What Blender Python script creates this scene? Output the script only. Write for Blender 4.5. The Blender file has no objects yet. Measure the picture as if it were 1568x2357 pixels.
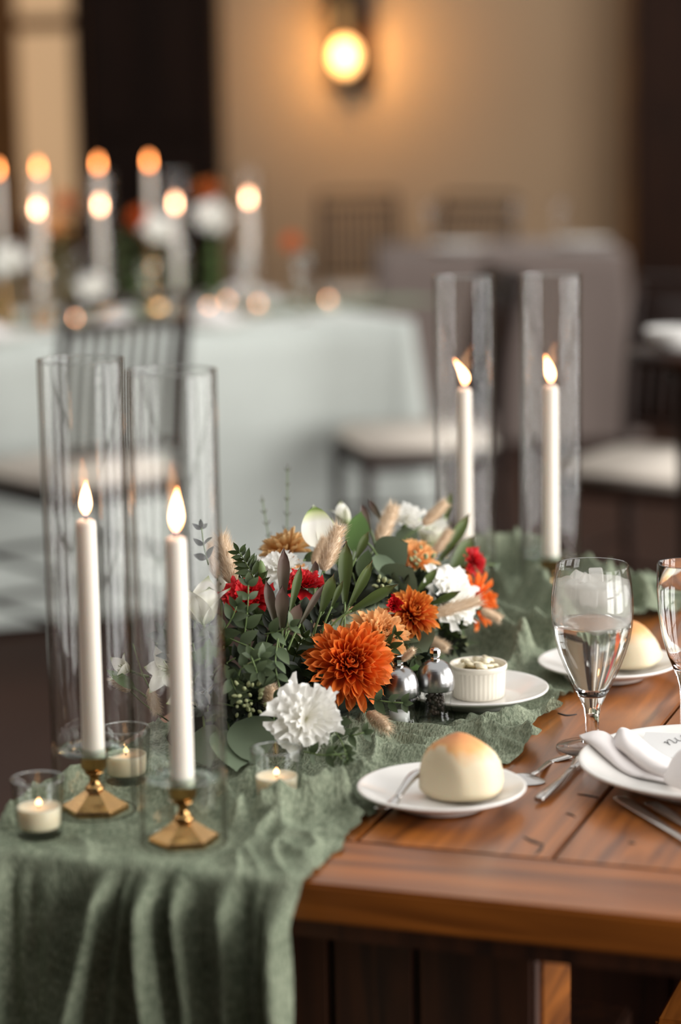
import bpy, bmesh, math, random
import numpy as np
from mathutils import Vector, Matrix, noise

random.seed(7)
R_ = random.Random(11)
SC = bpy.context.scene
COL = SC.collection
PI = math.pi

# ------------------------------------------------------------------ camera
cam_data = bpy.data.cameras.new('camera')
cam = bpy.data.objects.new('camera', cam_data)
COL.objects.link(cam)
cam.matrix_world = (Matrix.Translation((0, 0, 1.42)) @ Matrix.Rotation(math.radians(19.5), 4, 'Z')
                    @ Matrix.Rotation(math.radians(80), 4, 'X') @ Matrix.Rotation(math.radians(-0.9), 4, 'Z'))
cam_data.sensor_fit = 'VERTICAL'
cam_data.sensor_height = 36.0
cam_data.sensor_width = 24.0
cam_data.lens = 85.0
cam_data.clip_end = 60
cam_data.dof.use_dof = True
cam_data.dof.focus_distance = 2.47
cam_data.dof.aperture_fstop = 2.2
SC.camera = cam

# ------------------------------------------------------------------ world, daylight, exposure
world = bpy.data.worlds.new('world')
SC.world = world
world.use_nodes = True
world.node_tree.nodes['Background'].inputs['Color'].default_value = (1.0, 0.99, 0.97, 1)
world.node_tree.nodes['Background'].inputs['Strength'].default_value = 0.95
SC.view_settings.view_transform = 'Standard'
SC.view_settings.look = 'None'
SC.view_settings.exposure = 0.18
SC.view_settings.gamma = 1.0
SC.view_settings.use_curve_mapping = False
SC.cycles.use_denoising = True
SC.cycles.sample_clamp_indirect = 6.0
SC.cycles.max_bounces = 14
SC.cycles.transparent_max_bounces = 40
SC.cycles.transmission_bounces = 12
SC.cycles.blur_glossy = 0.5

WINX = 3.0
WINDOWS = [(0.7, 1.6), (2.8, 1.6), (4.9, 1.6), (7.0, 1.6)]   # centre y, width
WZ0, WZ1 = 0.12, 3.35
for wy, ww in WINDOWS:
    ld = bpy.data.lights.new('window_daylight', 'AREA')
    ld.shape = 'RECTANGLE'
    ld.size = ww
    ld.size_y = WZ1 - WZ0
    ld.energy = 165
    ld.color = (1.0, 0.985, 0.96)
    lo = bpy.data.objects.new('window_daylight', ld)
    lo.location = (WINX + 0.06, wy, (WZ0 + WZ1) / 2)
    lo.rotation_euler = (PI / 2, 0, PI / 2)      # facing -X
    COL.objects.link(lo)

# ------------------------------------------------------------------ colour + material helpers
def lin(c):
    out = []
    for v in c[:3]:
        v = v / 255.0
        out.append(v / 12.92 if v <= 0.04045 else ((v + 0.055) / 1.055) ** 2.4)
    return (*out, 1.0)

MATS = {}
def principled(name):
    m = bpy.data.materials.new(name)
    m.use_nodes = True
    MATS[name] = m
    nt = m.node_tree
    return m, nt, nt.nodes['Principled BSDF']

def vary(nt, sock, col, scale=None, amount=0.2, rnd=0.0, stretch=(1, 1, 1), detail=4):
    """procedural value variation of a colour by noise and by object"""
    hsv = nt.nodes.new('ShaderNodeHueSaturation')
    if isinstance(col, (tuple, list)):
        hsv.inputs['Color'].default_value = col
    else:
        nt.links.new(col, hsv.inputs['Color'])
    val = None
    if scale:
        tc = nt.nodes.new('ShaderNodeTexCoord')
        mp = nt.nodes.new('ShaderNodeMapping')
        mp.inputs['Scale'].default_value = stretch
        nz = nt.nodes.new('ShaderNodeTexNoise')
        nz.inputs['Scale'].default_value = scale
        nz.inputs['Detail'].default_value = detail
        mr = nt.nodes.new('ShaderNodeMapRange')
        mr.inputs['From Min'].default_value = 0.25
        mr.inputs['From Max'].default_value = 0.75
        mr.inputs['To Min'].default_value = 1 - amount
        mr.inputs['To Max'].default_value = 1 + amount
        nt.links.new(tc.outputs['Object'], mp.inputs['Vector'])
        nt.links.new(mp.outputs['Vector'], nz.inputs['Vector'])
        nt.links.new(nz.outputs['Fac'], mr.inputs['Value'])
        val = mr.outputs['Result']
    if rnd:
        oi = nt.nodes.new('ShaderNodeObjectInfo')
        mr2 = nt.nodes.new('ShaderNodeMapRange')
        mr2.inputs['To Min'].default_value = 1 - rnd
        mr2.inputs['To Max'].default_value = 1 + rnd
        nt.links.new(oi.outputs['Random'], mr2.inputs['Value'])
        if val is None:
            val = mr2.outputs['Result']
        else:
            mu = nt.nodes.new('ShaderNodeMath')
            mu.operation = 'MULTIPLY'
            nt.links.new(val, mu.inputs[0])
            nt.links.new(mr2.outputs['Result'], mu.inputs[1])
            val = mu.outputs[0]
    if val is not None:
        nt.links.new(val, hsv.inputs['Value'])
    nt.links.new(hsv.outputs['Color'], sock)

def bump(nt, bsdf, scale, strength, dist=0.002, stretch=(1, 1, 1), detail=3, kind='noise'):
    tc = nt.nodes.new('ShaderNodeTexCoord')
    mp = nt.nodes.new('ShaderNodeMapping')
    mp.inputs['Scale'].default_value = stretch
    nt.links.new(tc.outputs['Object'], mp.inputs['Vector'])
    if kind == 'noise':
        nz = nt.nodes.new('ShaderNodeTexNoise')
        nz.inputs['Detail'].default_value = detail
        out = 'Fac'
    else:
        nz = nt.nodes.new('ShaderNodeTexVoronoi')
        out = 'Distance'
    nz.inputs['Scale'].default_value = scale
    nt.links.new(mp.outputs['Vector'], nz.inputs['Vector'])
    b = nt.nodes.new('ShaderNodeBump')
    b.inputs['Strength'].default_value = strength
    b.inputs['Distance'].default_value = dist
    nt.links.new(nz.outputs[out], b.inputs['Height'])
    nt.links.new(b.outputs['Normal'], bsdf.inputs['Normal'])

def mat(name, col, rough=0.5, metal=0.0, spec=0.5, nz=None, rnd=0.0, bmp=None, sss=0.0, sheen=0.0, trans=0.0, coat=0.0, stretch=(1, 1, 1)):
    m, nt, b = principled(name)
    b.inputs['Roughness'].default_value = rough
    b.inputs['Metallic'].default_value = metal
    b.inputs['Specular IOR Level'].default_value = spec
    b.inputs['Coat Weight'].default_value = coat
    b.inputs['Coat Roughness'].default_value = 0.15
    vary(nt, b.inputs['Base Color'], lin(col), nz[0] if nz else None, nz[1] if nz else 0, rnd, stretch)
    if bmp:
        bump(nt, b, *bmp)
    if sss:
        b.inputs['Subsurface Weight'].default_value = sss
        b.inputs['Subsurface Scale'].default_value = 0.010
        b.inputs['Subsurface Radius'].default_value = (1.0, 0.8, 0.62)
    if sheen:
        b.inputs['Sheen Weight'].default_value = sheen
    if trans:
        add_translucent(nt, b, lin(col), trans)
    return m

def see_through(name, k):
    """let a share k of the light pass straight through"""
    nt = MATS[name].node_tree
    out = nt.nodes['Material Output']
    src = out.inputs['Surface'].links[0].from_socket
    tr = nt.nodes.new('ShaderNodeBsdfTransparent')
    mx = nt.nodes.new('ShaderNodeMixShader')
    mx.inputs['Fac'].default_value = k
    nt.links.new(src, mx.inputs[1])
    nt.links.new(tr.outputs[0], mx.inputs[2])
    nt.links.new(mx.outputs[0], out.inputs['Surface'])

def add_translucent(nt, b, col, w):
    out = nt.nodes['Material Output']
    tr = nt.nodes.new('ShaderNodeBsdfTranslucent')
    if isinstance(col, (tuple, list)):
        tr.inputs['Color'].default_value = col
    else:
        nt.links.new(col, tr.inputs['Color'])
    mx = nt.nodes.new('ShaderNodeMixShader')
    mx.inputs['Fac'].default_value = w
    nt.links.new(b.outputs[0], mx.inputs[1])
    nt.links.new(tr.outputs[0], mx.inputs[2])
    nt.links.new(mx.outputs[0], out.inputs['Surface'])

def petal_mat(name, stops, rough=0.55, rnd=0.12, trans=0.2, nz=None):
    """colour along the petal from base (0) to tip (1), stored in attribute t"""
    m, nt, b = principled(name)
    at = nt.nodes.new('ShaderNodeAttribute')
    at.attribute_name = 't'
    cr = nt.nodes.new('ShaderNodeValToRGB')
    el = cr.color_ramp.elements
    while len(el) < len(stops):
        el.new(0.5)
    for e, (p, c) in zip(el, stops):
        e.position = p
        e.color = lin(c)
    nt.links.new(at.outputs['Fac'], cr.inputs['Fac'])
    vary(nt, b.inputs['Base Color'], cr.outputs['Color'], nz[0] if nz else None, nz[1] if nz else 0, rnd)
    b.inputs['Roughness'].default_value = rough
    b.inputs['Specular IOR Level'].default_value = 0.3
    if trans:
        add_translucent(nt, b, cr.outputs['Color'], trans)
    return m

def thin_glass(name, tint=(0.97, 0.98, 0.975), edge=(0.42, 0.40, 0.38), rough=0.0, e0=0.72, e1=0.97, f0=0.026):
    """clear wall: passes light straight through, mirrors by Fresnel, loses light along the long path at its rim"""
    m = bpy.data.materials.new(name)
    m.use_nodes = True
    MATS[name] = m
    nt = m.node_tree
    for n in list(nt.nodes):
        if n.type == 'BSDF_PRINCIPLED':
            nt.nodes.remove(n)
    out = nt.nodes['Material Output']
    lw = nt.nodes.new('ShaderNodeLayerWeight')
    lw.inputs['Blend'].default_value = 0.5
    cr = nt.nodes.new('ShaderNodeValToRGB')
    cr.color_ramp.elements[0].position = e0
    cr.color_ramp.elements[0].color = (*tint, 1)
    cr.color_ramp.elements[1].position = e1
    cr.color_ramp.elements[1].color = (*edge, 1)
    nt.links.new(lw.outputs['Facing'], cr.inputs['Fac'])
    tr = nt.nodes.new('ShaderNodeBsdfTransparent')
    nt.links.new(cr.outputs['Color'], tr.inputs['Color'])
    gl = nt.nodes.new('ShaderNodeBsdfGlossy')
    gl.inputs['Roughness'].default_value = rough
    pw = nt.nodes.new('ShaderNodeMath')
    pw.operation = 'POWER'
    pw.inputs[1].default_value = 5.0
    nt.links.new(lw.outputs['Facing'], pw.inputs[0])
    fr = nt.nodes.new('ShaderNodeMapRange')
    fr.inputs['To Min'].default_value = f0
    fr.inputs['To Max'].default_value = 0.9
    nt.links.new(pw.outputs[0], fr.inputs['Value'])
    mx = nt.nodes.new('ShaderNodeMixShader')
    nt.links.new(fr.outputs[0], mx.inputs['Fac'])
    nt.links.new(tr.outputs[0], mx.inputs[1])
    nt.links.new(gl.outputs[0], mx.inputs[2])
    nt.links.new(mx.outputs[0], out.inputs['Surface'])
    return m

def solid_glass(name, ior=1.5, col=(1, 1, 1), rough=0.0):
    m, nt, b = principled(name)
    b.inputs['Base Color'].default_value = (*col, 1)
    b.inputs['Roughness'].default_value = rough
    b.inputs['IOR'].default_value = ior
    b.inputs['Transmission Weight'].default_value = 1.0
    return m

def flame_mat(name, strength, stops):
    m = bpy.data.materials.new(name)
    m.use_nodes = True
    MATS[name] = m
    nt = m.node_tree
    for n in list(nt.nodes):
        if n.type == 'BSDF_PRINCIPLED':
            nt.nodes.remove(n)
    out = nt.nodes['Material Output']
    at = nt.nodes.new('ShaderNodeAttribute')
    at.attribute_name = 't'
    cr = nt.nodes.new('ShaderNodeValToRGB')
    el = cr.color_ramp.elements
    while len(el) < len(stops):
        el.new(0.5)
    for e, (p, c) in zip(el, stops):
        e.position = p
        e.color = (*c, 1)
    nt.links.new(at.outputs['Fac'], cr.inputs['Fac'])
    em = nt.nodes.new('ShaderNodeEmission')
    em.inputs['Strength'].default_value = strength
    nt.links.new(cr.outputs['Color'], em.inputs['Color'])
    tr = nt.nodes.new('ShaderNodeBsdfTransparent')
    lw = nt.nodes.new('ShaderNodeLayerWeight')
    lw.inputs['Blend'].default_value = 0.5
    rp = nt.nodes.new('ShaderNodeMapRange')
    rp.inputs['From Min'].default_value = 0.35
    rp.inputs['From Max'].default_value = 1.0
    rp.inputs['To Min'].default_value = 0.0
    rp.inputs['To Max'].default_value = 0.97
    nt.links.new(lw.outputs['Facing'], rp.inputs['Value'])
    mx = nt.nodes.new('ShaderNodeMixShader')
    nt.links.new(rp.outputs[0], mx.inputs['Fac'])
    nt.links.new(em.outputs[0], mx.inputs[1])
    nt.links.new(tr.outputs[0], mx.inputs[2])
    nt.links.new(mx.outputs[0], out.inputs['Surface'])
    return m

def wood_mat(name, c1, c2, rough=0.35, scale=6.0, along='Y', coat=0.0, rnd=0.12, spec=0.5):
    m, nt, b = principled(name)
    tc = nt.nodes.new('ShaderNodeTexCoord')
    mp = nt.nodes.new('ShaderNodeMapping')
    s = {'X': (0.08, 1, 1), 'Y': (1, 0.08, 1), 'Z': (1, 1, 0.08)}[along]
    mp.inputs['Scale'].default_value = s
    oi = nt.nodes.new('ShaderNodeObjectInfo')
    mu = nt.nodes.new('ShaderNodeVectorMath')
    mu.operation = 'SCALE'
    mu.inputs[0].default_value = (7, 5, 3)
    nt.links.new(oi.outputs['Random'], mu.inputs['Scale'])
    nt.links.new(mu.outputs[0], mp.inputs['Location'])
    nz = nt.nodes.new('ShaderNodeTexNoise')
    nz.inputs['Scale'].default_value = scale * 5
    nz.inputs['Detail'].default_value = 6
    nz.inputs['Distortion'].default_value = 1.2
    nt.links.new(tc.outputs['Object'], mp.inputs['Vector'])
    nt.links.new(mp.outputs[0], nz.inputs['Vector'])
    cr = nt.nodes.new('ShaderNodeValToRGB')
    cr.color_ramp.elements[0].position = 0.32
    cr.color_ramp.elements[0].color = lin(c1)
    cr.color_ramp.elements[1].position = 0.68
    cr.color_ramp.elements[1].color = lin(c2)
    nt.links.new(nz.outputs['Fac'], cr.inputs['Fac'])
    vary(nt, b.inputs['Base Color'], cr.outputs['Color'], None, 0, rnd)
    b.inputs['Roughness'].default_value = rough
    b.inputs['Specular IOR Level'].default_value = spec
    b.inputs['Coat Weight'].default_value = coat
    b.inputs['Coat Roughness'].default_value = 0.2
    bp = nt.nodes.new('ShaderNodeBump')
    bp.inputs['Strength'].default_value = 0.25
    bp.inputs['Distance'].default_value = 0.001
    nt.links.new(nz.outputs['Fac'], bp.inputs['Height'])
    nt.links.new(bp.outputs[0], b.inputs['Normal'])
    return m

# ------------------------------------------------------------------ mesh helpers
def mesh(name, verts, faces, m=None, smooth=True, attr=None):
    me = bpy.data.meshes.new(name)
    me.from_pydata([tuple(v) for v in verts], [], faces)
    if smooth:
        me.polygons.foreach_set('use_smooth', [True] * len(me.polygons))
    if attr is not None:
        a = me.attributes.new('t', 'FLOAT', 'POINT')
        a.data.foreach_set('value', [float(x) for x in attr])
    if m:
        me.materials.append(MATS[m])
    me.update()
    return me

def ob(name, me, parent=None, M=None):
    o = bpy.data.objects.new(name, me)
    COL.objects.link(o)
    if parent is not None:
        o.parent = parent
    if M is not None:
        o.matrix_basis = M
    return o

def tag(o, label=None, cat=None, group=None, kind=None):
    if label: o['label'] = label
    if cat: o['category'] = cat
    if group: o['group'] = group
    if kind: o['kind'] = kind
    return o

def thing(name, label, cat, loc=(0, 0, 0), rz=0.0, group=None, M=None):
    o = bpy.data.objects.new(name, None)
    o.empty_display_size = 0.02
    COL.objects.link(o)
    o.matrix_basis = M if M is not None else Matrix.Translation(loc) @ Matrix.Rotation(rz, 4, 'Z')
    return tag(o, label, cat, group)

def copy_tree(o, parent=None, M=None, label=None, group=None):
    c = o.copy()
    COL.objects.link(c)
    c.parent = parent
    if M is not None:
        c.matrix_basis = M
    if label: c['label'] = label
    if group: c['group'] = group
    for ch in o.children:
        copy_tree(ch, c)
    return c

def T(x, y, z): return Matrix.Translation((x, y, z))
def RX(a): return Matrix.Rotation(a, 4, 'X')
def RY(a): return Matrix.Rotation(a, 4, 'Y')
def RZ(a): return Matrix.Rotation(a, 4, 'Z')
def S(x, y=None, z=None): return Matrix.Diagonal((x, x if y is None else y, x if z is None else z, 1))

def frame(loc, d, roll=0.0):
    """matrix whose local Z runs along d"""
    d = Vector(d).normalized()
    q = d.to_track_quat('Z', 'Y')
    return Matrix.Translation(loc) @ q.to_matrix().to_4x4() @ RZ(roll)

def lathe(profile, n=32, attr=False):
    v, f, t = [], [], []
    zs = [p[1] for p in profile]
    z0, z1 = min(zs), max(zs)
    rows = []
    for r, z in profile:
        tt = (z - z0) / (z1 - z0 + 1e-9)
        if r <= 1e-7:
            rows.append([len(v)])
            v.append((0, 0, z)); t.append(tt)
        else:
            rows.append(list(range(len(v), len(v) + n)))
            for k in range(n):
                a = 2 * PI * k / n
                v.append((r * math.cos(a), r * math.sin(a), z)); t.append(tt)
    for a, b in zip(rows, rows[1:]):
        if len(a) == 1 and len(b) == 1:
            continue
        for k in range(n):
            k2 = (k + 1) % n
            if len(a) == 1:
                f.append((a[0], b[k2], b[k]))
            elif len(b) == 1:
                f.append((a[k], a[k2], b[0]))
            else:
                f.append((a[k], a[k2], b[k2], b[k]))
    return (v, f, t) if attr else (v, f)

def catmull(pts, n):
    pts = [Vector(p) for p in pts]
    if len(pts) == 2:
        return [pts[0].lerp(pts[1], i / (n - 1)) for i in range(n)]
    P = [pts[0] * 2 - pts[1]] + pts + [pts[-1] * 2 - pts[-2]]
    out = []
    m = len(pts) - 1
    for i in range(n):
        s = i / (n - 1) * m
        k = min(int(s), m - 1)
        u = s - k
        a, b, c, d = P[k], P[k + 1], P[k + 2], P[k + 3]
        out.append(0.5 * ((2 * b) + (c - a) * u + (2 * a - 5 * b + 4 * c - d) * u * u + (3 * b - a - 3 * c + d) * u ** 3))
    return out

def interp(xs, x):
    if x <= xs[0][0]: return xs[0][1]
    for (a, va), (b, vb) in zip(xs, xs[1:]):
        if x <= b:
            return va + (vb - va) * (x - a) / (b - a)
    return xs[-1][1]

def sweep(path, widths, thicks=None, n=8, up=(0, 0, 1), steps=None, cap=True):
    """elliptic section carried along a path; widths/thicks are half sizes given at path points"""
    if thicks is None: thicks = widths
    steps = steps or len(path) * 4
    pts = catmull(path, steps)
    m = len(path) - 1
    wv = [(i / m, w) for i, w in enumerate(widths)]
    tv = [(i / m, w) for i, w in enumerate(thicks)]
    v, f = [], []
    up = Vector(up)
    for i, p in enumerate(pts):
        a, b = pts[max(i - 1, 0)], pts[min(i + 1, steps - 1)]
        d = (b - a).normalized()
        side = d.cross(up)
        if side.length < 1e-4:
            side = d.cross(Vector((0.3, 1, 0.1)))
        side.normalize()
        nn = side.cross(d).normalized()
        s = i / (steps - 1)
        w, th = interp(wv, s), interp(tv, s)
        for k in range(n):
            an = 2 * PI * k / n
            v.append(p + side * (w * math.cos(an)) + nn * (th * math.sin(an)))
    for i in range(steps - 1):
        for k in range(n):
            k2 = (k + 1) % n
            f.append((i * n + k, i * n + k2, (i + 1) * n + k2, (i + 1) * n + k))
    if cap:
        f.append(tuple(range(n - 1, -1, -1)))
        f.append(tuple((steps - 1) * n + k for k in range(n)))
    return v, f

def boxm(sx, sy, sz, bev=0.0, seg=2):
    """box standing on z=0, centred in x and y"""
    bm = bmesh.new()
    bmesh.ops.create_cube(bm, size=1.0)
    for q in bm.verts:
        q.co = Vector((q.co.x * sx, q.co.y * sy, (q.co.z + 0.5) * sz))
    if bev:
        bmesh.ops.bevel(bm, geom=bm.edges[:], offset=bev, segments=seg, affect='EDGES')
    v = [q.co.copy() for q in bm.verts]
    bm.verts.index_update()
    f = [tuple(q.index for q in p.verts) for p in bm.faces]
    bm.free()
    return v, f

def gridf(nu, nv):
    return [(j * nu + i, j * nu + i + 1, (j + 1) * nu + i + 1, (j + 1) * nu + i) for j in range(nv - 1) for i in range(nu - 1)]

def loft(curves, nu, nv):
    rows = [catmull(c, nu) for c in curves]
    cols = [catmull([r[i] for r in rows], nv) for i in range(nu)]
    return [cols[i][j] for j in range(nv) for i in range(nu)], gridf(nu, nv)

def blob(rx, ry, rz, n=14, m=9, amp=0.0, fr=3.0, seed=0.0, squash=None):
    v, f = [], []
    for j in range(m + 1):
        th = PI * j / m
        for k in range(n):
            a = 2 * PI * k / n
            d = Vector((math.sin(th) * math.cos(a), math.sin(th) * math.sin(a), math.cos(th)))
            s = 1 + amp * noise.noise(d * fr + Vector((seed, seed * 2, 0)))
            v.append((d.x * rx * s, d.y * ry * s, d.z * rz * s))
    for j in range(m):
        for k in range(n):
            k2 = (k + 1) % n
            f.append((j * n + k, (j + 1) * n + k, (j + 1) * n + k2, j * n + k2))
    return v, f

# ------------------------------------------------------------------ materials
mat('wall_plaster', (164, 139, 111), 0.9, nz=(1.2, 0.05))
mat('floor_boards', (50, 30, 20), 0.7, spec=0.15, nz=(3, 0.2), stretch=(1, .15, 1))
wood_mat('dark_wood', (26, 12, 5), (48, 25, 12), 0.5, along='Z', rnd=0.1, spec=0.3)
wood_mat('door_wood', (18, 9, 5), (28, 14, 8), 0.7, along='Z', rnd=0.1, spec=0.15)
wood_mat('amber_wood', (70, 42, 14), (110, 70, 24), 0.5, along='Z', rnd=0.1)
wood_mat('table_wood', (92, 48, 14), (164, 96, 36), 0.32, scale=7, along='Y', coat=0.22, rnd=0.10)
wood_mat('end_wood', (96, 50, 14), (160, 92, 32), 0.36, scale=5, along='X', coat=0.12, rnd=0.05)
wood_mat('base_wood', (34, 17, 9), (74, 40, 20), 0.55, scale=6, along='Z', rnd=0.15)
wood_mat('chair_wood', (26, 13, 8), (44, 23, 13), 0.45, along='Z', rnd=0.1, spec=0.3)
mat('filler', (18, 12, 9), 0.6)
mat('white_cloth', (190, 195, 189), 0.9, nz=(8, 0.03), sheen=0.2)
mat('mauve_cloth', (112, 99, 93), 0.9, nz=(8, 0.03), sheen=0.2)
mat('cushion', (206, 196, 184), 0.9)
mat('porcelain', (232, 229, 224), 0.16, spec=0.5)
mat('cream_porcelain', (236, 229, 214), 0.2)
mat('butter', (240, 228, 196), 0.45, sss=0.2, nz=(60, .06))
mat('napkin', (226, 219, 216), 0.92, bmp=(900, 0.15, 0.0006), sheen=0.3)
mat('card', (232, 231, 229), 0.8)
mat('ink', (45, 45, 50), 0.7)
mat('silver', (190, 186, 182), 0.2, 1.0)
mat('brushed_steel', (165, 165, 165), 0.26, 1.0, bmp=(40, 0.12, 0.001, (1, 1, 30)))
mat('chrome', (215, 215, 215), 0.06, 1.0)
mat('brass', (190, 148, 96), 0.14, 1.0, nz=(30, .15))
mat('candle_wax', (240, 232, 222), 0.5, sss=0.3)
mat('votive_wax', (240, 224, 196), 0.45, sss=0.4)
mat('wick', (30, 24, 20), 0.9)
mat('peppercorn', (58, 46, 38), 0.7, rnd=0.4)
mat('salt', (226, 226, 224), 0.9)
mat('black_metal', (20, 15, 14), 0.5, 0.3)
mat('ice_chip', (236, 234, 230), 0.25, trans=0.4)
see_through('ice_chip', 0.62)
mat('slush', (232, 229, 224), 0.35, trans=0.45, nz=(90, .08))
see_through('slush', 0.62)
thin_glass('hurricane_glass', (0.99, 0.99, 0.985), (0.36, 0.31, 0.28), e0=0.55, e1=1.0)
thin_glass('votive_glass', (0.97, 0.98, 0.972), (0.5, 0.52, 0.5), e0=0.5, e1=1.0)
thin_glass('clear_wall', (0.985, 0.99, 0.985), (0.45, 0.46, 0.45), e0=0.55, e1=1.0)
thin_glass('rim_glass', (0.93, 0.94, 0.93), (0.6, 0.6, 0.58), e0=0.4, e1=1.0, f0=0.14, rough=0.1)
solid_glass('goblet_glass', 1.48)
solid_glass('water', 1.33)
thin_glass('disc_glass', (0.93, 0.97, 0.955), (0.30, 0.62, 0.52), e0=0.6, e1=1.0, f0=0.05)
flame_mat('flame', 15, [(0.0, (0.10, 0.12, 0.30)), (0.10, (0.9, 0.32, 0.08)), (0.3, (1.0, 0.50, 0.24)), (0.65, (1.0, 0.50, 0.24)), (1.0, (0.8, 0.22, 0.05))])
flame_mat('small_flame', 7, [(0.0, (0.9, 0.35, 0.10)), (0.3, (1.0, 0.55, 0.25)), (0.7, (1.0, 0.55, 0.25)), (1.0, (1.0, 0.36, 0.10))])
# plants
petal_mat('orange_petal', [(0.0, (140, 34, 6)), (0.35, (216, 84, 18)), (0.8, (236, 118, 40)), (1.0, (246, 158, 84))], rnd=0.10)
petal_mat('peach_petal', [(0.0, (214, 120, 50)), (0.5, (238, 168, 98)), (1.0, (250, 206, 150))], rnd=0.08)
petal_mat('tan_petal', [(0.0, (180, 112, 50)), (0.5, (222, 170, 104)), (1.0, (240, 208, 156))], rnd=0.08)
petal_mat('bronze_petal', [(0.0, (150, 36, 10)), (0.5, (206, 78, 22)), (1.0, (240, 164, 76))], rnd=0.12)
petal_mat('white_petal', [(0.0, (226, 224, 196)), (0.3, (246, 244, 236)), (1.0, (250, 249, 245))], rnd=0.03, trans=0.3)
petal_mat('lily_petal', [(0.0, (160, 180, 96)), (0.25, (236, 236, 216)), (0.85, (244, 242, 234)), (1.0, (170, 186, 100))], rnd=0.03, trans=0.3)
petal_mat('spathe', [(0.0, (236, 236, 222)), (0.6, (246, 245, 238)), (0.8, (214, 222, 170)), (0.9, (120, 150, 60)), (1.0, (236, 238, 224))], rnd=0.02, trans=0.3)
petal_mat('red_petal', [(0.0, (96, 4, 8)), (0.6, (168, 10, 18)), (1.0, (196, 22, 30))], rnd=0.15, trans=0.15)
petal_mat('green_leaf', [(0.0, (44, 56, 28)), (0.6, (56, 70, 36)), (1.0, (50, 64, 32))], rough=0.4, rnd=0.25, trans=0.15)
petal_mat('bright_leaf', [(0.0, (72, 98, 46)), (1.0, (86, 116, 58))], rough=0.4, rnd=0.15, trans=0.2)
petal_mat('dark_leaf', [(0.0, (22, 29, 16)), (1.0, (32, 41, 24))], rough=0.5, rnd=0.3, trans=0.1)
petal_mat('dusty_leaf', [(0.0, (92, 106, 82)), (1.0, (116, 130, 106))], rough=0.6, rnd=0.1, trans=0.12)
petal_mat('small_leaf', [(0.0, (60, 74, 48)), (1.0, (84, 97, 70))], rough=0.5, rnd=0.2, trans=0.15)
petal_mat('olive_blade', [(0.0, (62, 76, 36)), (0.75, (80, 94, 48)), (0.94, (84, 80, 46)), (1.0, (110, 44, 36))], rough=0.45, rnd=0.12, trans=0.1)
petal_mat('plum_blade', [(0.0, (66, 66, 42)), (0.5, (98, 86, 72)), (1.0, (92, 66, 62))], rough=0.5, rnd=0.12, trans=0.1)
mat('stem', (96, 116, 66), 0.6, rnd=0.1)
mat('foam', (26, 38, 22), 0.95, nz=(40, 0.3))
mat('tail_fur', (212, 190, 164), 0.9, nz=(300, 0.2), rnd=0.06)
mat('tail_hair', (226, 206, 180), 0.8, trans=0.3)
mat('seed', (150, 156, 112), 0.5, rnd=0.15)
flame_mat('far_flame', 24, [(0.0, (1.0, 0.48, 0.25)), (0.5, (1.0, 0.52, 0.30)), (1.0, (1.0, 0.45, 0.22))])
flame_mat('glint_flame', 16, [(0.0, (1.0, 0.30, 0.08)), (1.0, (1.0, 0.32, 0.09))])  # for the candles added in place of glass rim glints
flame_mat('far_small_flame', 18, [(0.0, (1.0, 0.42, 0.20)), (1.0, (1.0, 0.42, 0.20))])

# runner gauze: muslin green with a crinkled weave
def gauze_mat(name, c1, c2):
    m, nt, b = principled(name)
    tc = nt.nodes.new('ShaderNodeTexCoord')
    nz = nt.nodes.new('ShaderNodeTexNoise')
    nz.inputs['Scale'].default_value = 420
    nz.inputs['Detail'].default_value = 3
    mp = nt.nodes.new('ShaderNodeMapping')
    mp.inputs['Scale'].default_value = (1.0, 0.42, 0.42)
    mp.inputs['Rotation'].default_value = (0, 0, 0.5)
    nt.links.new(tc.outputs['Object'], mp.inputs['Vector'])
    nt.links.new(mp.outputs[0], nz.inputs['Vector'])
    nz2 = nt.nodes.new('ShaderNodeTexNoise')
    nz2.inputs['Scale'].default_value = 30
    nt.links.new(tc.outputs['Object'], nz2.inputs['Vector'])
    mx = nt.nodes.new('ShaderNodeMix')
    mx.data_type = 'RGBA'
    mx.inputs['A'].default_value = lin(c1)
    mx.inputs['B'].default_value = lin(c2)
    ad = nt.nodes.new('ShaderNodeMath')
    ad.operation = 'MULTIPLY_ADD'
    ad.inputs[1].default_value = 0.7
    nt.links.new(nz.outputs['Fac'], ad.inputs[0])
    sb = nt.nodes.new('ShaderNodeMath')
    sb.operation = 'MULTIPLY'
    sb.inputs[1].default_value = 0.3
    nt.links.new(nz2.outputs['Fac'], sb.inputs[0])
    nt.links.new(sb.outputs[0], ad.inputs[2])
    mr = nt.nodes.new('ShaderNodeMapRange')
    mr.inputs['From Min'].default_value = 0.3
    mr.inputs['From Max'].default_value = 0.7
    nt.links.new(ad.outputs[0], mr.inputs['Value'])
    nt.links.new(mr.outputs[0], mx.inputs['Factor'])
    nt.links.new(mx.outputs['Result'], b.inputs['Base Color'])
    b.inputs['Roughness'].default_value = 0.95
    b.inputs['Specular IOR Level'].default_value = 0.15
    b.inputs['Sheen Weight'].default_value = 0.25
    b.inputs['Sheen Tint'].default_value = lin((150, 170, 145))
    bp = nt.nodes.new('ShaderNodeBump')
    bp.inputs['Strength'].default_value = 1.0
    bp.inputs['Distance'].default_value = 0.0035
    nt.links.new(nz.outputs['Fac'], bp.inputs['Height'])
    nt.links.new(bp.outputs[0], b.inputs['Normal'])
    add_translucent(nt, b, lin(c2), 0.05)
gauze_mat('gauze', (82, 92, 74), (156, 163, 140))

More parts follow.
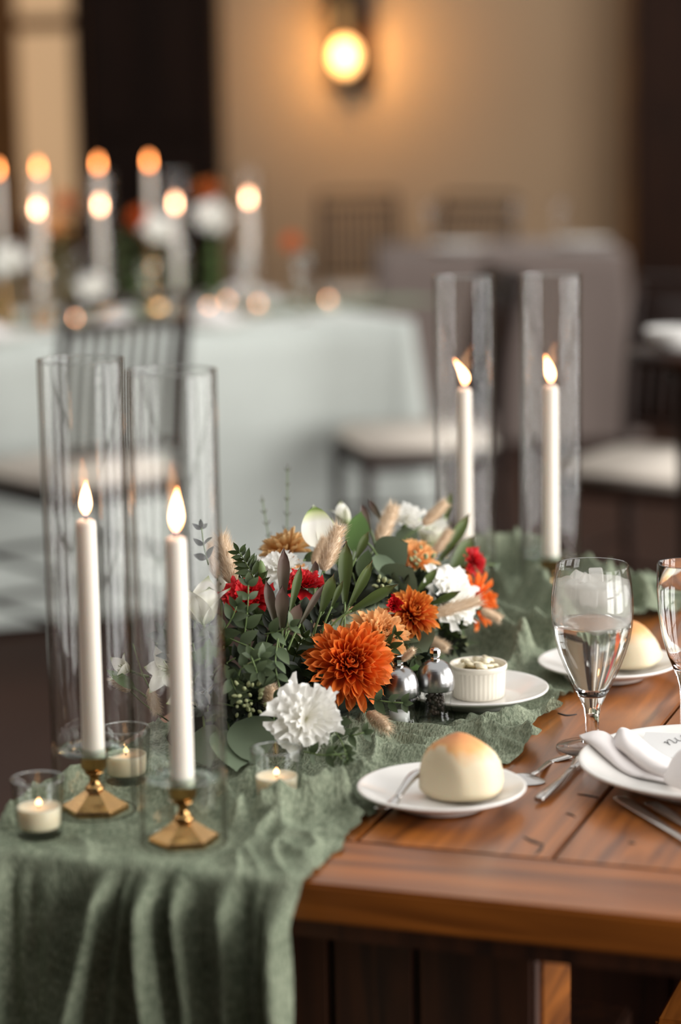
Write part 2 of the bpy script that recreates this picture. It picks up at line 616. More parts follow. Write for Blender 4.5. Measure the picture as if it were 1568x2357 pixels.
def bread_mat(name):
    m, nt, b = principled(name)
    tc = nt.nodes.new('ShaderNodeTexCoord')
    nz = nt.nodes.new('ShaderNodeTexNoise')
    nz.inputs['Scale'].default_value = 35
    sx = nt.nodes.new('ShaderNodeSeparateXYZ')
    nt.links.new(tc.outputs['Object'], nz.inputs['Vector'])
    nt.links.new(tc.outputs['Object'], sx.inputs[0])
    at = nt.nodes.new('ShaderNodeAttribute')
    at.attribute_name = 't'
    ad = nt.nodes.new('ShaderNodeMath')
    ad.operation = 'MULTIPLY_ADD'
    ad.inputs[1].default_value = 0.45
    nt.links.new(nz.outputs['Fac'], ad.inputs[0])
    nt.links.new(at.outputs['Fac'], ad.inputs[2])
    cr = nt.nodes.new('ShaderNodeValToRGB')
    el = cr.color_ramp.elements
    el[0].position = 0.40; el[0].color = lin((216, 201, 170))
    el[1].position = 1.2 if False else 1.0; el[1].color = lin((176, 96, 44))
    e = el.new(0.66); e.color = lin((214, 160, 100))
    nt.links.new(ad.outputs[0], cr.inputs['Fac'])
    nt.links.new(cr.outputs['Color'], b.inputs['Base Color'])
    b.inputs['Roughness'].default_value = 0.6
    b.inputs['Subsurface Weight'].default_value = 0.2
    b.inputs['Subsurface Scale'].default_value = 0.008
    bp = nt.nodes.new('ShaderNodeBump')
    bp.inputs['Strength'].default_value = 0.2
    bp.inputs['Distance'].default_value = 0.002
    nt.links.new(nz.outputs['Fac'], bp.inputs['Height'])
    nt.links.new(bp.outputs[0], b.inputs['Normal'])
bread_mat('bread')

def emit_mat(name, col, strength):
    m = bpy.data.materials.new(name)
    m.use_nodes = True
    MATS[name] = m
    b = m.node_tree.nodes['Principled BSDF']
    b.inputs['Base Color'].default_value = (*col, 1)
    b.inputs['Emission Color'].default_value = (*col, 1)
    b.inputs['Emission Strength'].default_value = strength

# =================================================================== SETTING
def struct(name, v, f, m, M=None, parent=None, smooth=False):
    o = ob(name, mesh(name, v, f, m, smooth), parent, M)
    if parent is None:
        o['kind'] = 'structure'
    return o

WALLY = 11.8
struct('floor', *boxm(16, 20, 0.1), 'floor_boards', T(-4.0, 5.0, -0.1))
struct('wall_back', *boxm(16, 0.2, 4.2), 'wall_plaster', T(-4.0, WALLY + 0.1, 0))
# right wall with its daylight windows
wr = struct('wall_right', *boxm(0.12, 20, WZ0), 'wall_plaster', T(WINX + 0.12, 5.0, 0))
struct('wall_panel', *boxm(0.12, 20, 4.2 - WZ1), 'wall_plaster', T(0, 0, WZ1), wr)
ys = [-5.0] + [y for wy, ww in WINDOWS for y in (wy - ww / 2, wy + ww / 2)] + [15.0]
for a, b_ in zip(ys[0::2], ys[1::2]):
    struct('wall_pier', *boxm(0.12, b_ - a, WZ1 - WZ0), 'wall_plaster', T(0, (a + b_) / 2 - 5.0, WZ0), wr)
for i, (wy, ww) in enumerate(WINDOWS):
    h = WZ1 - WZ0
    v, f = boxm(0.08, 0.06, h)
    wn = struct('window_%d' % (i + 2), v, f, 'dark_wood', T(WINX + 0.01, wy, WZ0))
    for s in (-1, 1):
        struct('window_frame', *boxm(0.1, 0.07, h), 'dark_wood', T(0, s * (ww / 2 - 0.03), 0), wn)
    for z in (0.0, 0.62, 1.24, 1.86, 2.48, h - 0.06):
        struct('muntin', *boxm(0.06, ww - 0.06, 0.045), 'dark_wood', T(0, 0, z), wn)

struct('wall_front_blocker', *boxm(16, 0.2, 9.0), 'dark_wood', T(-4.0, -4.0, 0))  # unseen wall, made dark and extra tall to hold off frontal sky light
struct('wall_left', *boxm(0.2, 17, 4.2), 'wall_plaster', T(-9.0, 3.5, 0))
# back wall: dark double door, amber framed window, timber post
d0 = (-5.5765,11.8,1.4344); d1 = (-4.8206,11.8,1.4235)
dx0, dx1 = d0[0], d1[0]
dw = dx1 - dx0
door = struct('door_1', *boxm(dw, 0.06, 3.4, 0.01), 'door_wood', T((dx0 + dx1) / 2, WALLY - 0.03, 0))
for k in range(2):
    for z, hh in ((0.15, 0.9), (1.2, 1.1), (2.45, 0.8)):
        struct('door_panel', *boxm(dw / 2 - 0.12, 0.02, hh, 0.008), 'door_wood', T((k - 0.5) * dw / 2, -0.035, z), door)
struct('door_frame', *boxm(0.05, 0.09, 3.45), 'door_wood', T(-dw / 2, -0.01, 0), door)
struct('door_frame', *boxm(0.05, 0.09, 3.45), 'door_wood', T(dw / 2, -0.01, 0), door)

emit_mat('lamplit_pane', (0.62, 0.40, 0.22), 0.32)
w0 = (-5.9592,11.8,1.4399)[0]; w1 = (-5.5765,11.8,1.4344)[0]
ww = (w1 - w0)
win = struct('window_1', *boxm(ww + 1.3, 0.05, 2.6), 'amber_wood', T(w0 + ww - (ww + 1.3) / 2, WALLY - 0.02, 0.55))
pc = -(w0 + ww - (ww + 1.3) / 2) + (w0 + w1) / 2
for k in range(2):
    for z, hh in ((0.2, 0.98), (1.25, 0.95)):
        struct('pane', *boxm(ww - 0.05, 0.02, hh), 'lamplit_pane', T(pc - k * (ww + 0.12) * (1 if k else 0), -0.03, z), win) if k == 0 else None
for x in (pc - ww / 2, pc + ww / 2, pc - ww / 2 - 0.12):
    struct('window_frame', *boxm(0.05, 0.05, 2.6), 'amber_wood', T(x, -0.03, 0), win)
struct('window_sill', *boxm(ww + 1.35, 0.12, 0.05), 'amber_wood', T(0, -0.05, 0), win)

p0 = (-2.5966,11.6,1.1861)[0]
post = struct('trim_1', *boxm(1.1, 0.25, 4.2, 0.01), 'dark_wood', T(p0 + 0.55, WALLY - 0.13, 0))
struct('trim_board', *boxm(0.05, 0.03, 4.2), 'amber_wood', T(-0.545, -0.12, 0), post)
struct('baseboard_back', *boxm(16, 0.03, 0.14), 'dark_wood', T(-4.0, WALLY - 0.015, 0))

# wall sconce
sp = (-4.0748,11.7,1.5642)
emit_mat('sconce_glow', (1.0, 0.55, 0.22), 4.0)
sc = thing('wall_sconce', 'wooden wall sconce with a glowing amber globe on the plaster wall', 'sconce', (sp[0], WALLY, sp[2]))
ob('backplate', mesh('backplate', *boxm(0.25, 0.04, 0.95, 0.01), 'amber_wood'), sc, T(0, -0.02, -0.16))
hs = ob('housing', mesh('housing', *boxm(0.15, 0.14, 0.6, 0.01), 'black_metal'), sc, T(0, -0.11, 0.105))
ob('globe', mesh('globe', *blob(0.062, 0.062, 0.085, 20, 12), 'sconce_glow'), hs, T(0, 0, -0.105))
ob('bottom_cap', mesh('bottom_cap', *lathe([(0, -.02), (0.06, -.02), (0.07, 0), (0.05, 0.02), (0, 0.02)], 20), 'black_metal'), sc, T(0, -0.10, -0.105))
spl = bpy.data.lights.new('sconce_bulb', 'POINT')
spl.energy = 14
spl.color = (1.0, 0.55, 0.20)
spl.shadow_soft_size = 0.07
slo = bpy.data.objects.new('sconce_bulb', spl)
COL.objects.link(slo)
slo.parent = sc
slo.location = (0, -0.28, 0.02)

# =================================================================== NEAR TABLE
TZ = 0.76
TX0, TX1, TY0, TY1 = -1.02, -0.10, 1.826, 3.14
table = thing('wooden_table', 'honey brown farmhouse plank table under the green runner', 'table', ((TX0 + TX1) / 2, (TY0 + TY1) / 2, 0))
tcx, tcy = (TX0 + TX1) / 2, (TY0 + TY1) / 2
def board(name, x0, x1, y0, y1, z0, z1, m, bev=0.002):
    return ob(name, mesh(name, *boxm(x1 - x0, y1 - y0, z1 - z0, bev), m, False), table, T((x0 + x1) / 2 - tcx, (y0 + y1) / 2 - tcy, z0))
ENDY = 1.946
board('end_board', TX0, TX1, TY0, ENDY - 0.001, TZ - 0.034, TZ, 'end_wood', 0.003)
board('end_board', TX0, TX1, TY1 - 0.12, TY1, TZ - 0.034, TZ, 'end_wood', 0.003)
edges = [TX0, -0.85, -0.68, -0.501, -0.33, -0.21, TX1]
for a, b_ in zip(edges, edges[1:]):
    board('plank', a + 0.0014, b_ - 0.0014, ENDY + 0.0008, TY1 - 0.1215, TZ - 0.033, TZ - 0.0004, 'table_wood', 0.0016)
board('under_board', TX0 + 0.03, TX1 - 0.03, TY0 + 0.03, TY1 - 0.03, TZ - 0.060, TZ - 0.0342, 'base_wood')
# dark filled cracks in the planks
def crack(pts, w):
    pts = [(p[0] - tcx, p[1] - tcy, TZ - 0.0002) for p in pts]
    n = len(pts)
    ws = [w * (0.25 if i in (0, n - 1) else 1) for i in range(n)]
    ob('crack', mesh('crack', *sweep(pts, ws, [0.0006] * n, 6, steps=n * 3), 'filler'), table)
crack([(-0.5403,2.0004,0.76), (-0.529,1.9907,0.76), (-0.5174,1.9825,0.76)], 0.0035)
crack([(-0.5181,1.9823,0.76), (-0.5169,1.9686,0.76), (-0.5174,1.9558,0.76)], 0.002)
crack([(-0.5259,2.1412,0.76), (-0.5166,2.1409,0.76), (-0.5045,2.1357,0.76)], 0.003)
crack([(-0.6172,2.4257,0.76), (-0.6062,2.4195,0.76), (-0.5969,2.4259,0.76)], 0.0035)
crack([(-0.4476,2.011,0.76), (-0.4444,2.0107,0.76), (-0.4416,2.0102,0.76)], 0.003)
crack([(-0.5213,2.0793,0.76), (-0.5168,2.0778,0.76), (-0.5111,2.0712,0.76)], 0.002)
# trestle base
def leg_board(name, x0, x1, y0, y1, z0, z1, m='base_wood'):
    return board(name, x0, x1, y0, y1, z0, z1, m, 0.004)
px1 = (-0.5115,1.93,0.6771)[0]
xs = [-0.96, -0.86, -0.775, -0.70, -0.62, px1]
for a, b_ in zip(xs, xs[1:]):
    leg_board('base_plank', a + 0.001, b_ - 0.001, 1.93, 1.93 + 0.022 + R_.uniform(0, .004), 0.03, TZ - 0.06)
leg_board('leg', px1 - 0.09, px1, 1.955, 2.06, 0.0, TZ - 0.06, 'table_wood')
leg_board('leg', -0.96, -0.87, 1.955, 2.06, 0.0, TZ - 0.06)
leg_board('leg', px1 - 0.09, px1, 2.88, 2.98, 0.0, TZ - 0.06)
leg_board('leg', -0.96, -0.87, 2.88, 2.98, 0.0, TZ - 0.06)
for a, b_ in ((-.96, -.77), (-.77, -.58), (-.58, -.39), (-.39, -.18)):  # far panel added to keep the gap beneath the table dark
    leg_board('base_plank', a + .001, b_ - .001, 2.85, 2.876, 0.03, TZ - 0.06)
leg_board('base_rail', -0.96, px1, 1.955, 2.03, 0.06, 0.16)
leg_board('stretcher', -0.72, -0.63, 2.06, 2.9, 0.18, 0.27)
# bench on the guests' side
bench = thing('wooden_bench', 'brown wooden bench pushed beneath the side of the plank table', 'bench', (-0.36, 2.6, 0))
ob('seat_board', mesh('seat_board', *boxm(0.13, 0.45, 0.035, 0.004), 'table_wood', False), bench, T(-0.075, 0, 0.415))
ob('seat_board', mesh('seat_board', *boxm(0.13, 0.45, 0.035, 0.004), 'table_wood', False), bench, T(0.06, 0, 0.415))
for sy in (-1, 1):
    ob('leg', mesh('leg', *boxm(0.22, 0.05, 0.416, 0.004), 'base_wood', False), bench, T(0, sy * 0.16, 0))

# ------------------------------------------------------------------ runner
# things pressing the cloth flat: x, y, flat radius, fade
HURR = [(*(-0.9404,1.9611,0.76)[:2],), (*(-0.8242,1.8976,0.76)[:2],), (*(-0.8653,2.9201,0.76)[:2],), (*(-0.7653,2.9693,0.76)[:2],)]
VOT = [(*(-0.9564,1.878,0.76)[:2],), (*(-0.7861,2.0295,0.76)[:2],), (*(-0.9525,2.0582,0.76)[:2],)]
MILL = [(*(-0.7313,2.3541,0.76)[:2],), (*(-0.7591,2.3171,0.76)[:2],)]
BUTTERP = (-0.7124,2.4346,0.76)[:2]
BREADP = (-0.6371,2.0677,0.76)[:2]
BREADP2 = (-0.6015,2.5909,0.76)[:2]
PRESS = [(*h, 0.046, 0.03) for h in HURR] + [(*h, 0.027, 0.02) for h in VOT] + [(*h, 0.027, 0.012) for h in MILL]
PRESS += [(q[0], q[1], .042, .03) for q in ((-0.9251,2.1873,0.76), (-0.9085,2.2527,0.76), (-0.8835,2.314,0.76), (-0.8544,2.3691,0.76), (-0.835,2.4429,0.76), (-0.8116,2.5106,0.76), (-0.7937,2.5686,0.76), (-0.7779,2.6058,0.76))]
PRESS += [(*(-0.7964,2.1381,0.8134)[:2], .034, .02)]
PRESS += [(*BUTTERP, 0.058, 0.03), (*BREADP, 0.075, 0.015), (*BREADP2, 0.082, 0.03)]

RIGHT = [(1.82, -0.683), (1.90, -0.684), (2.0, -0.690), (2.08, -0.690), (2.15, -0.655), (2.22, -0.612), (2.28, -0.600), (2.34, -0.628),
         (2.37, -0.622), (2.42, -0.610), (2.455, -0.628), (2.50, -0.620), (2.54, -0.630), (2.62, -0.668), (2.72, -0.675), (2.82, -0.650), (2.90, -0.610), (2.97, -0.585), (3.05, -0.575), (3.2, -0.60)]
LEFT = [(1.82, -1.0), (2.0, -1.012), (2.3, -1.0), (2.7, -0.99), (3.2, -0.97)]
RIDGES = [  # polyline, height, width
    ([(-0.7799,1.9778,0.76), (-0.764,1.9963,0.76), (-0.7389,2.0206,0.76), (-0.7035,2.0539,0.76)], 0.024, 0.009),
    ([(-0.7692,1.901,0.76), (-0.7658,1.9347,0.76), (-0.76,1.9632,0.76)], 0.012, 0.008),
    ([(-0.9078,1.9193,0.76), (-0.9077,1.9966,0.76), (-0.8625,2.0362,0.76), (-0.8107,1.9895,0.76), (-0.7793,1.8852,0.76)], 0.013, 0.009),
    ([(-0.8253,2.0428,0.76), (-0.7967,2.1192,0.76), (-0.7515,2.156,0.76)], 0.012, 0.014),
    ([(-0.7927,2.1204,0.76), (-0.7666,2.2,0.76), (-0.707,2.2124,0.76), (-0.6437,2.1954,0.76)], 0.010, 0.016),
    ([(-0.7999,2.1903,0.76), (-0.7776,2.2729,0.76), (-0.7075,2.2725,0.76), (-0.6525,2.2884,0.76), (-0.6048,2.2802,0.76)], 0.015, 0.014),
    ([(-0.6968,2.3137,0.76), (-0.6573,2.3216,0.76), (-0.6405,2.362,0.76), (-0.611,2.4014,0.76)], 0.012, 0.010),
    ([(-0.747,2.5498,0.76), (-0.7183,2.6116,0.76), (-0.6621,2.553,0.76), (-0.6329,2.5163,0.76)], 0.026, 0.011),
    ([(-0.8058,2.6427,0.76), (-0.7678,2.6762,0.76), (-0.7115,2.6244,0.76), (-0.6527,2.5556,0.76)], 0.040, 0.014),
    ([(-0.8165,2.8074,0.76), (-0.7502,2.7278,0.76), (-0.6886,2.6755,0.76)], 0.036, 0.012),
    ([(-0.8557,2.9839,0.76), (-0.7857,2.9202,0.76), (-0.7067,2.788,0.76)], 0.046, 0.017),
    ([(-0.8861,3.0481,0.76), (-0.8212,3.0744,0.76), (-0.7507,2.9844,0.76), (-0.6675,2.8739,0.76)], 0.056, 0.020),
    ([(-0.742,3.0433,0.76), (-0.6829,2.989,0.76), (-0.6262,2.911,0.76)], 0.036, 0.012),
    ([(-0.7726,2.0657,0.76), (-0.7554,2.1159,0.76), (-0.7353,2.1218,0.76)], 0.010, 0.010),
    ([(-0.9983,1.9699,0.76), (-0.991,2.0014,0.76), (-0.9858,2.0484,0.76)], 0.012, 0.010),
    ([(-1.0047,1.9112,0.76), (-1.0141,1.9652,0.76), (-1.0054,1.9751,0.76)], 0.008, 0.008),
]
def polydist(px, py, poly):
    best = np.full(px.shape, 1e9)
    pts = catmull([(p[0], p[1], 0) for p in poly], len(poly) * 5)
    for a, b in zip(pts, pts[1:]):
        dx, dy = b.x - a.x, b.y - a.y
        L2 = dx * dx + dy * dy + 1e-12
        t = np.clip(((px - a.x) * dx + (py - a.y) * dy) / L2, 0, 1)
        d = (px - a.x - t * dx) ** 2 + (py - a.y - t * dy) ** 2
        best = np.minimum(best, d)
    return np.sqrt(best)

def runner_mesh():
    NU = 170
    u = np.linspace(0, 1, NU)
    drop = 0.46
    sdrop = np.linspace(drop, 0.0, 110)[:-1]
    ytop = np.linspace(TY0, TY1, 500)
    sfar = np.linspace(0, 0.22, 26)[1:]
    X, Y, Z = [], [], []
    def bound(tab, y): return np.array([interp(tab, q) for q in np.atleast_1d(y)])
    # --- top
    Rb, Lb = bound(RIGHT, ytop), bound(LEFT, ytop)
    jr = np.array([0.006 * noise.noise((0, q * 30, 3)) + 0.004 * noise.noise((0, q * 95, 5)) for q in ytop])
    xx = Lb[:, None] + (Rb + jr - Lb)[:, None] * u[None, :]
    yy = np.repeat(ytop[:, None], NU, 1)
    h = np.zeros_like(xx)
    for poly, amp, w in RIDGES:
        d = polydist(xx, yy, poly)
        h = np.maximum(h, amp * np.exp(-(d / w) ** 2)) + 0.15 * amp * np.exp(-(d / (2.2 * w)) ** 2)
    nzv = np.zeros_like(xx)
    for j in range(xx.shape[0]):
        for i in range(NU):
            x, y = xx[j, i], yy[j, i]
            wx = x + 0.03 * noise.noise((x * 9, y * 9, 7))
            wy = y + 0.03 * noise.noise((x * 9, y * 9, 17))
            a = noise.noise((wx * 26 + wy * 10, wy * 9 - wx * 4, 0.0))
            b = noise.noise((wx * 60, wy * 60, 4.0))
            c_ = noise.noise((wx * 150 + wy * 40, wy * 90, 9.0))
            nzv[j, i] = 0.0105 * max(0.0, 1 - 2.4 * abs(a)) ** 2 + 0.0030 * (b + 0.4) + 0.0019 * c_
    h = h + nzv
    press = np.ones_like(xx)
    for (x0, y0, r, fd) in PRESS:
        d = np.sqrt((xx - x0) ** 2 + (yy - y0) ** 2)
        s = np.clip((d - r) / fd, 0, 1)
        press = np.minimum(press, s * s * (3 - 2 * s))
    h = h * press
    e = np.clip((yy - TY0) / 0.05, 0, 1)         # flat on the table edge
    h = h * (0.25 + 0.75 * e)
    zz = TZ + 0.0014 + np.maximum(h, 0)
    # --- front drop
    base = xx[0]
    zrow = zz[0]
    pleats = [(-0.972, -0.972, 0.030, 0.010), (-0.940, -0.945, 0.004, 0.008), (-0.915, -0.925, 0.005, 0.010), (-0.862, -0.905, 0.026, 0.0075), (-0.842, -0.860, 0.010, 0.005), (-0.822, -0.806, 0.030, 0.009),
              (-0.790, -0.782, 0.020, 0.007), (-0.752, -0.735, 0.026, 0.008), (-0.725, -0.715, 0.008, 0.005), (-0.692, -0.684, 0.040, 0.014)]
    rad = 0.006
    DX, DY, DZ = [], [], []
    for s in sdrop:
        ang = min(s / rad, PI / 2)
        if s < rad * PI / 2:
            yb = TY0 - 0.002 - rad * math.sin(ang) + 0.0
            zb = -rad * (1 - math.cos(ang))
        else:
            yb = TY0 - 0.002 - rad
            zb = -rad - (s - rad * PI / 2)
        g = min(max((s - 0.004) / 0.030, 0), 1)
        g = g * g * (3 - 2 * g)
        f_ = s / drop
        xr = base + (base - base.mean()) * 0.05 * f_ + 0.012 * f_
        yo = np.zeros(NU)
        for xt, xb, amp, w in pleats:
            c0 = xt + (xb - xt) * min(s / 0.22, 1.6) + 0.004 * math.sin(s * 22 + xt * 50)
            yo = np.maximum(yo, amp * np.exp(-((xr - c0) / (w * (1 + 0.8 * f_))) ** 2))
        wig = np.array([0.0022 * noise.noise((x * 90, s * 14, 2)) + 0.0012 * noise.noise((x * 220, s * 40, 6)) for x in xr])
        DX.append(xr)
        DY.append(yb - g * (yo * (1.35 + 0.6 * f_)) + g * wig)
        DZ.append(zrow * (1 - g) + (TZ + 0.0014) * g + zb)
    # --- far drop
    FX, FY, FZ = [], [], []
    for s in sfar:
        ang = min(s / rad, PI / 2)
        if s < rad * PI / 2:
            yb, zb = TY1 + rad * math.sin(ang), -rad * (1 - math.cos(ang))
        else:
            yb, zb = TY1 + rad, -rad - (s - rad * PI / 2)
        k = max(0, 1 - s / 0.1)
        FX.append(xx[-1]); FY.append(np.full(NU, yb) + 0.012 * np.sin(xx[-1] * 70) * (1 - k) + 0.013 * (1 - k))
        FZ.append(TZ + 0.0014 + (zz[-1] - TZ - 0.0014) * k + zb)
    AX = np.concatenate([np.array(DX), xx, np.array(FX)])
    AY = np.concatenate([np.array(DY), yy, np.array(FY)])
    AZ = np.concatenate([np.array(DZ), zz, np.array(FZ)])
    nv = AX.shape[0]
    verts = np.stack([AX, AY, AZ], -1).reshape(-1, 3)
    return verts.tolist(), gridf(NU, nv)
runner = ob('table_runner', mesh('table_runner', *runner_mesh(), 'gauze'))
tag(runner, 'sage green crinkled gauze runner bunched along the wooden table and hanging over its end', 'table runner')

# =================================================================== CANDLES UNDER TALL GLASS
ZR = TZ + 0.0014          # runner surface where things press it
def flame_mesh(name, h, w, lean=0.0, m='flame', twist=0.0):
    prof = [(0.0, 0.0), (0.42, 0.06), (0.78, 0.16), (0.98, 0.28), (1.0, 0.38), (0.86, 0.52), (0.62, 0.68), (0.36, 0.82), (0.15, 0.93), (0.0, 1.0)]
    v, f, t = lathe(prof, 14, True)
    v = [(x * w + lean * h * z * z + twist * h * math.sin(z * 5) * 0.1, y * w, z * h) for x, y, z in v]
    return mesh(name, v, f, m, True, t)

def make_hurricane(loc, label, group):
    t = thing('hurricane_cylinder', label, 'glass cylinder', (*loc, ZR), group=group)
    ro, ri, h = 0.039, 0.0362, 0.420
    prof = [(ri, 0.0), (ro, 0.0), (ro + .0001, 0.004), (ro, h - 0.003), (ro - 0.0008, h - 0.0006), ((ro + ri) / 2, h), (ri + 0.0006, h - 0.0006), (ri, h - 0.003), (ri, 0.0)]
    ob('wall', mesh('hurricane_wall', *lathe(prof, 72), 'hurricane_glass'), t)
    rim = [((ro + ri) / 2 + 0.0017 * math.cos(a), h + 0.0012 * math.sin(a)) for a in [2 * PI * k / 10 for k in range(11)]]
    ob('rim', mesh('hurricane_rim', *lathe(rim, 72), 'rim_glass'), t)
    return t

def stick_profile_mesh():
    # six sided foot
    v, f = lathe([(0, 0), (0.0305, 0), (0.0315, 0.003), (0.0305, 0.0055), (0.0215, 0.0105), (0.0125, 0.017), (0.0085, 0.0195), (0.0, 0.0195)], 6)
    return v, f
STICK_BASE = None
def make_stick(loc, label, group, rz=0.3):
    t = thing('candlestick', label, 'candlestick', (*loc, ZR), rz, group)
    global STICK_BASE
    if STICK_BASE is None:
        bv, bf = stick_profile_mesh()
        sv, sf = lathe([(0, .019), (0.0085, 0.0195), (0.0095, 0.0215), (0.0080, 0.0235), (0.0052, 0.0265), (0.0046, 0.030), (0.0052, 0.0335), (0.0085, 0.0355), (0.0092, 0.0365), (0.0090, 0.038), (0, .038)], 20)
        cv, cf = lathe([(0, .038), (0.0095, 0.038), (0.0125, 0.0425), (0.0130, 0.054), (0.0142, 0.0562), (0.0128, 0.0575), (0.0108, 0.0572), (0.0106, 0.046), (0, 0.046)], 24)
        dv, df = lathe([(0.0108, 0.0578), (0.0325, 0.0578), (0.0333, 0.0588), (0.0325, 0.0598), (0.0108, 0.0598), (0.0108, 0.0578)], 40)
        STICK_BASE = (mesh('foot', bv, bf, 'brass', False), mesh('stick_stem', sv, sf, 'brass'), mesh('stick_cup', cv, cf, 'brass'), mesh('drip_disc', dv, df, 'disc_glass'))
    ob('foot', STICK_BASE[0], t); ob('stem', STICK_BASE[1], t); ob('cup', STICK_BASE[2], t)
    tag(ob('drip_disc', STICK_BASE[3], t), 'clear glass drip disc')
    return t

CANDLE_BODY = {}
def make_candle(loc, label, group, h=0.236, lean=0.0, fh=0.040, z0=0.047, twist=0.0, fw=0.0062):
    t = thing('taper_candle', label, 'candle', (loc[0], loc[1], ZR + z0), group=group)
    key = round(h, 3)
    if key not in CANDLE_BODY:
        CANDLE_BODY[key] = mesh('candle_body', *lathe([(0, 0), (0.0104, 0), (0.0104, 0.01), (0.0098, h * .5), (0.0092, h - 0.006), (0.0086, h - 0.0015), (0.006, h), (0.003, h - 0.0012), (0, h - 0.002)], 28), 'candle_wax')
    wx = ob('wax', CANDLE_BODY[key], t)
    ob('wick', mesh('wick', *sweep([(0, 0, h - .002), (0.0004, 0, h + 0.004), (0.0012, 0, h + 0.009)], [0.0008, .0008, .0006], n=6, steps=6), 'wick'), wx)
    ob('flame', flame_mesh('flame', fh, fw, lean, twist=twist), t, T(0.0004, 0, h + 0.0035))
    return t

specs = [('beside the votive at the table corner', 0.227, 0.04, 0.033, 0.0, .0056), ('beside the folded runner knot at the table end', 0.228, 0.07, 0.041, .1, .0066),
         ('just behind the flowers, its flame flickering sideways', 0.232, -0.35, 0.034, .5, .0058), ('behind the ice water goblet at the far table end', 0.232, -0.22, 0.036, 0, .0060)]
for (hx, hy), (where, ch, lean, fh, tw, fw) in zip(HURR, specs):
    make_hurricane((hx, hy), 'tall clear glass hurricane cylinder ' + where, 'hurricane cylinders on the wooden table')
    make_stick((hx, hy), 'small brass candlestick with six-sided foot, ' + where.split(',')[0], 'brass candlesticks on the wooden table', 0.25 + hx)
    make_candle((hx, hy), 'lit ivory taper candle ' + where, 'taper candles on the wooden table', ch, lean, fh, twist=tw, fw=fw)

# ------------------------------------------------------------------ votives
VM = {}
def make_votive(loc, label, group, z=None):
    t = thing('votive_candle', label, 'votive candle', (*loc, ZR if z is None else z), group=group)
    if not VM:
        VM['glass'] = mesh('votive_glass', *lathe([(0, 0), (0.0195, 0), (0.0205, 0.0015), (0.0212, 0.012), (0.0243, 0.052), (0.0238, 0.0530), (0.0222, 0.052), (0.0192, 0.010), (0.0185, 0.0075), (0, 0.0075)], 40), 'votive_glass')
        VM['rim'] = mesh('votive_rim', *lathe([(0.0232 + 0.0012 * math.cos(a), 0.0525 + 0.001 * math.sin(a)) for a in [2 * PI * k / 8 for k in range(9)]], 40), 'rim_glass')
        VM['wax'] = mesh('votive_wax', *lathe([(0, 0.0080), (0.0183, 0.0080), (0.0190, 0.0105), (0.0200, 0.0265), (0.0193, 0.0272), (0.0186, 0.0255), (0.0, 0.0252)], 32), 'votive_wax')
        VM['wick'] = mesh('votive_wick', *sweep([(0, 0, .025), (0.0002, 0, .028), (.0006, 0, .0305)], [.0006] * 3, n=6, steps=4), 'wick')
        VM['flame'] = flame_mesh('votive_flame', 0.0072, 0.0028, 0.05, 'small_flame')
    ob('glass_cup', VM['glass'], t); ob('rim', VM['rim'], t); wx = ob('wax', VM['wax'], t); ob('wick', VM['wick'], wx)
    ob('flame', VM['flame'], t, T(0, 0, 0.0275))
    return t
VFAR = flame_mesh('far_votive_flame', 0.012, 0.0036, 0.0, 'far_small_flame')
for p, l in zip(VOT, ['lit votive candle in clear glass cup at the table corner', 'lit votive candle in clear glass cup beside the white carnation', 'lit votive candle in clear glass cup behind the two front candlesticks']):
    make_votive(p, l, 'votive candles on the wooden table')

# =================================================================== PLACE SETTINGS
def plate_mesh(name, r, m='porcelain', rimh=0.018, foot=0.52):
    a = r * foot
    pr = [(0, .003), (a * .86, .003), (a * .88, 0), (a, 0), (a * 1.04, .0035), (r * .74, .0085), (r * .96, rimh * .86), (r, rimh * .95), (r * 1.003, rimh * 1.03), (r * .985, rimh * 1.08), (r * .955, rimh),
          (r * .72, .0122), (r * .63, .0090), (r * .55, .0075), (0, .0075)]
    return mesh(name, *lathe(pr, 72), m)
BP = plate_mesh('bread_plate', 0.0785)
ZW = TZ
bp1 = ob('bread_plate', BP, None, T(*BREADP, ZR + .0004)); tag(bp1, 'small white bread plate holding a roll at the near table end', 'plate', 'bread plates')
bp2 = ob('bread_plate', BP, None, T(*BREADP2, ZR + .0004)); tag(bp2, 'small white bread plate holding a roll behind the ice water goblet', 'plate', 'bread plates')
bp3 = ob('butter_plate', plate_mesh('butter_plate', 0.080), None, T(*BUTTERP, ZR + .0004)); tag(bp3, 'small white plate under the fluted butter ramekin', 'plate', 'bread plates')

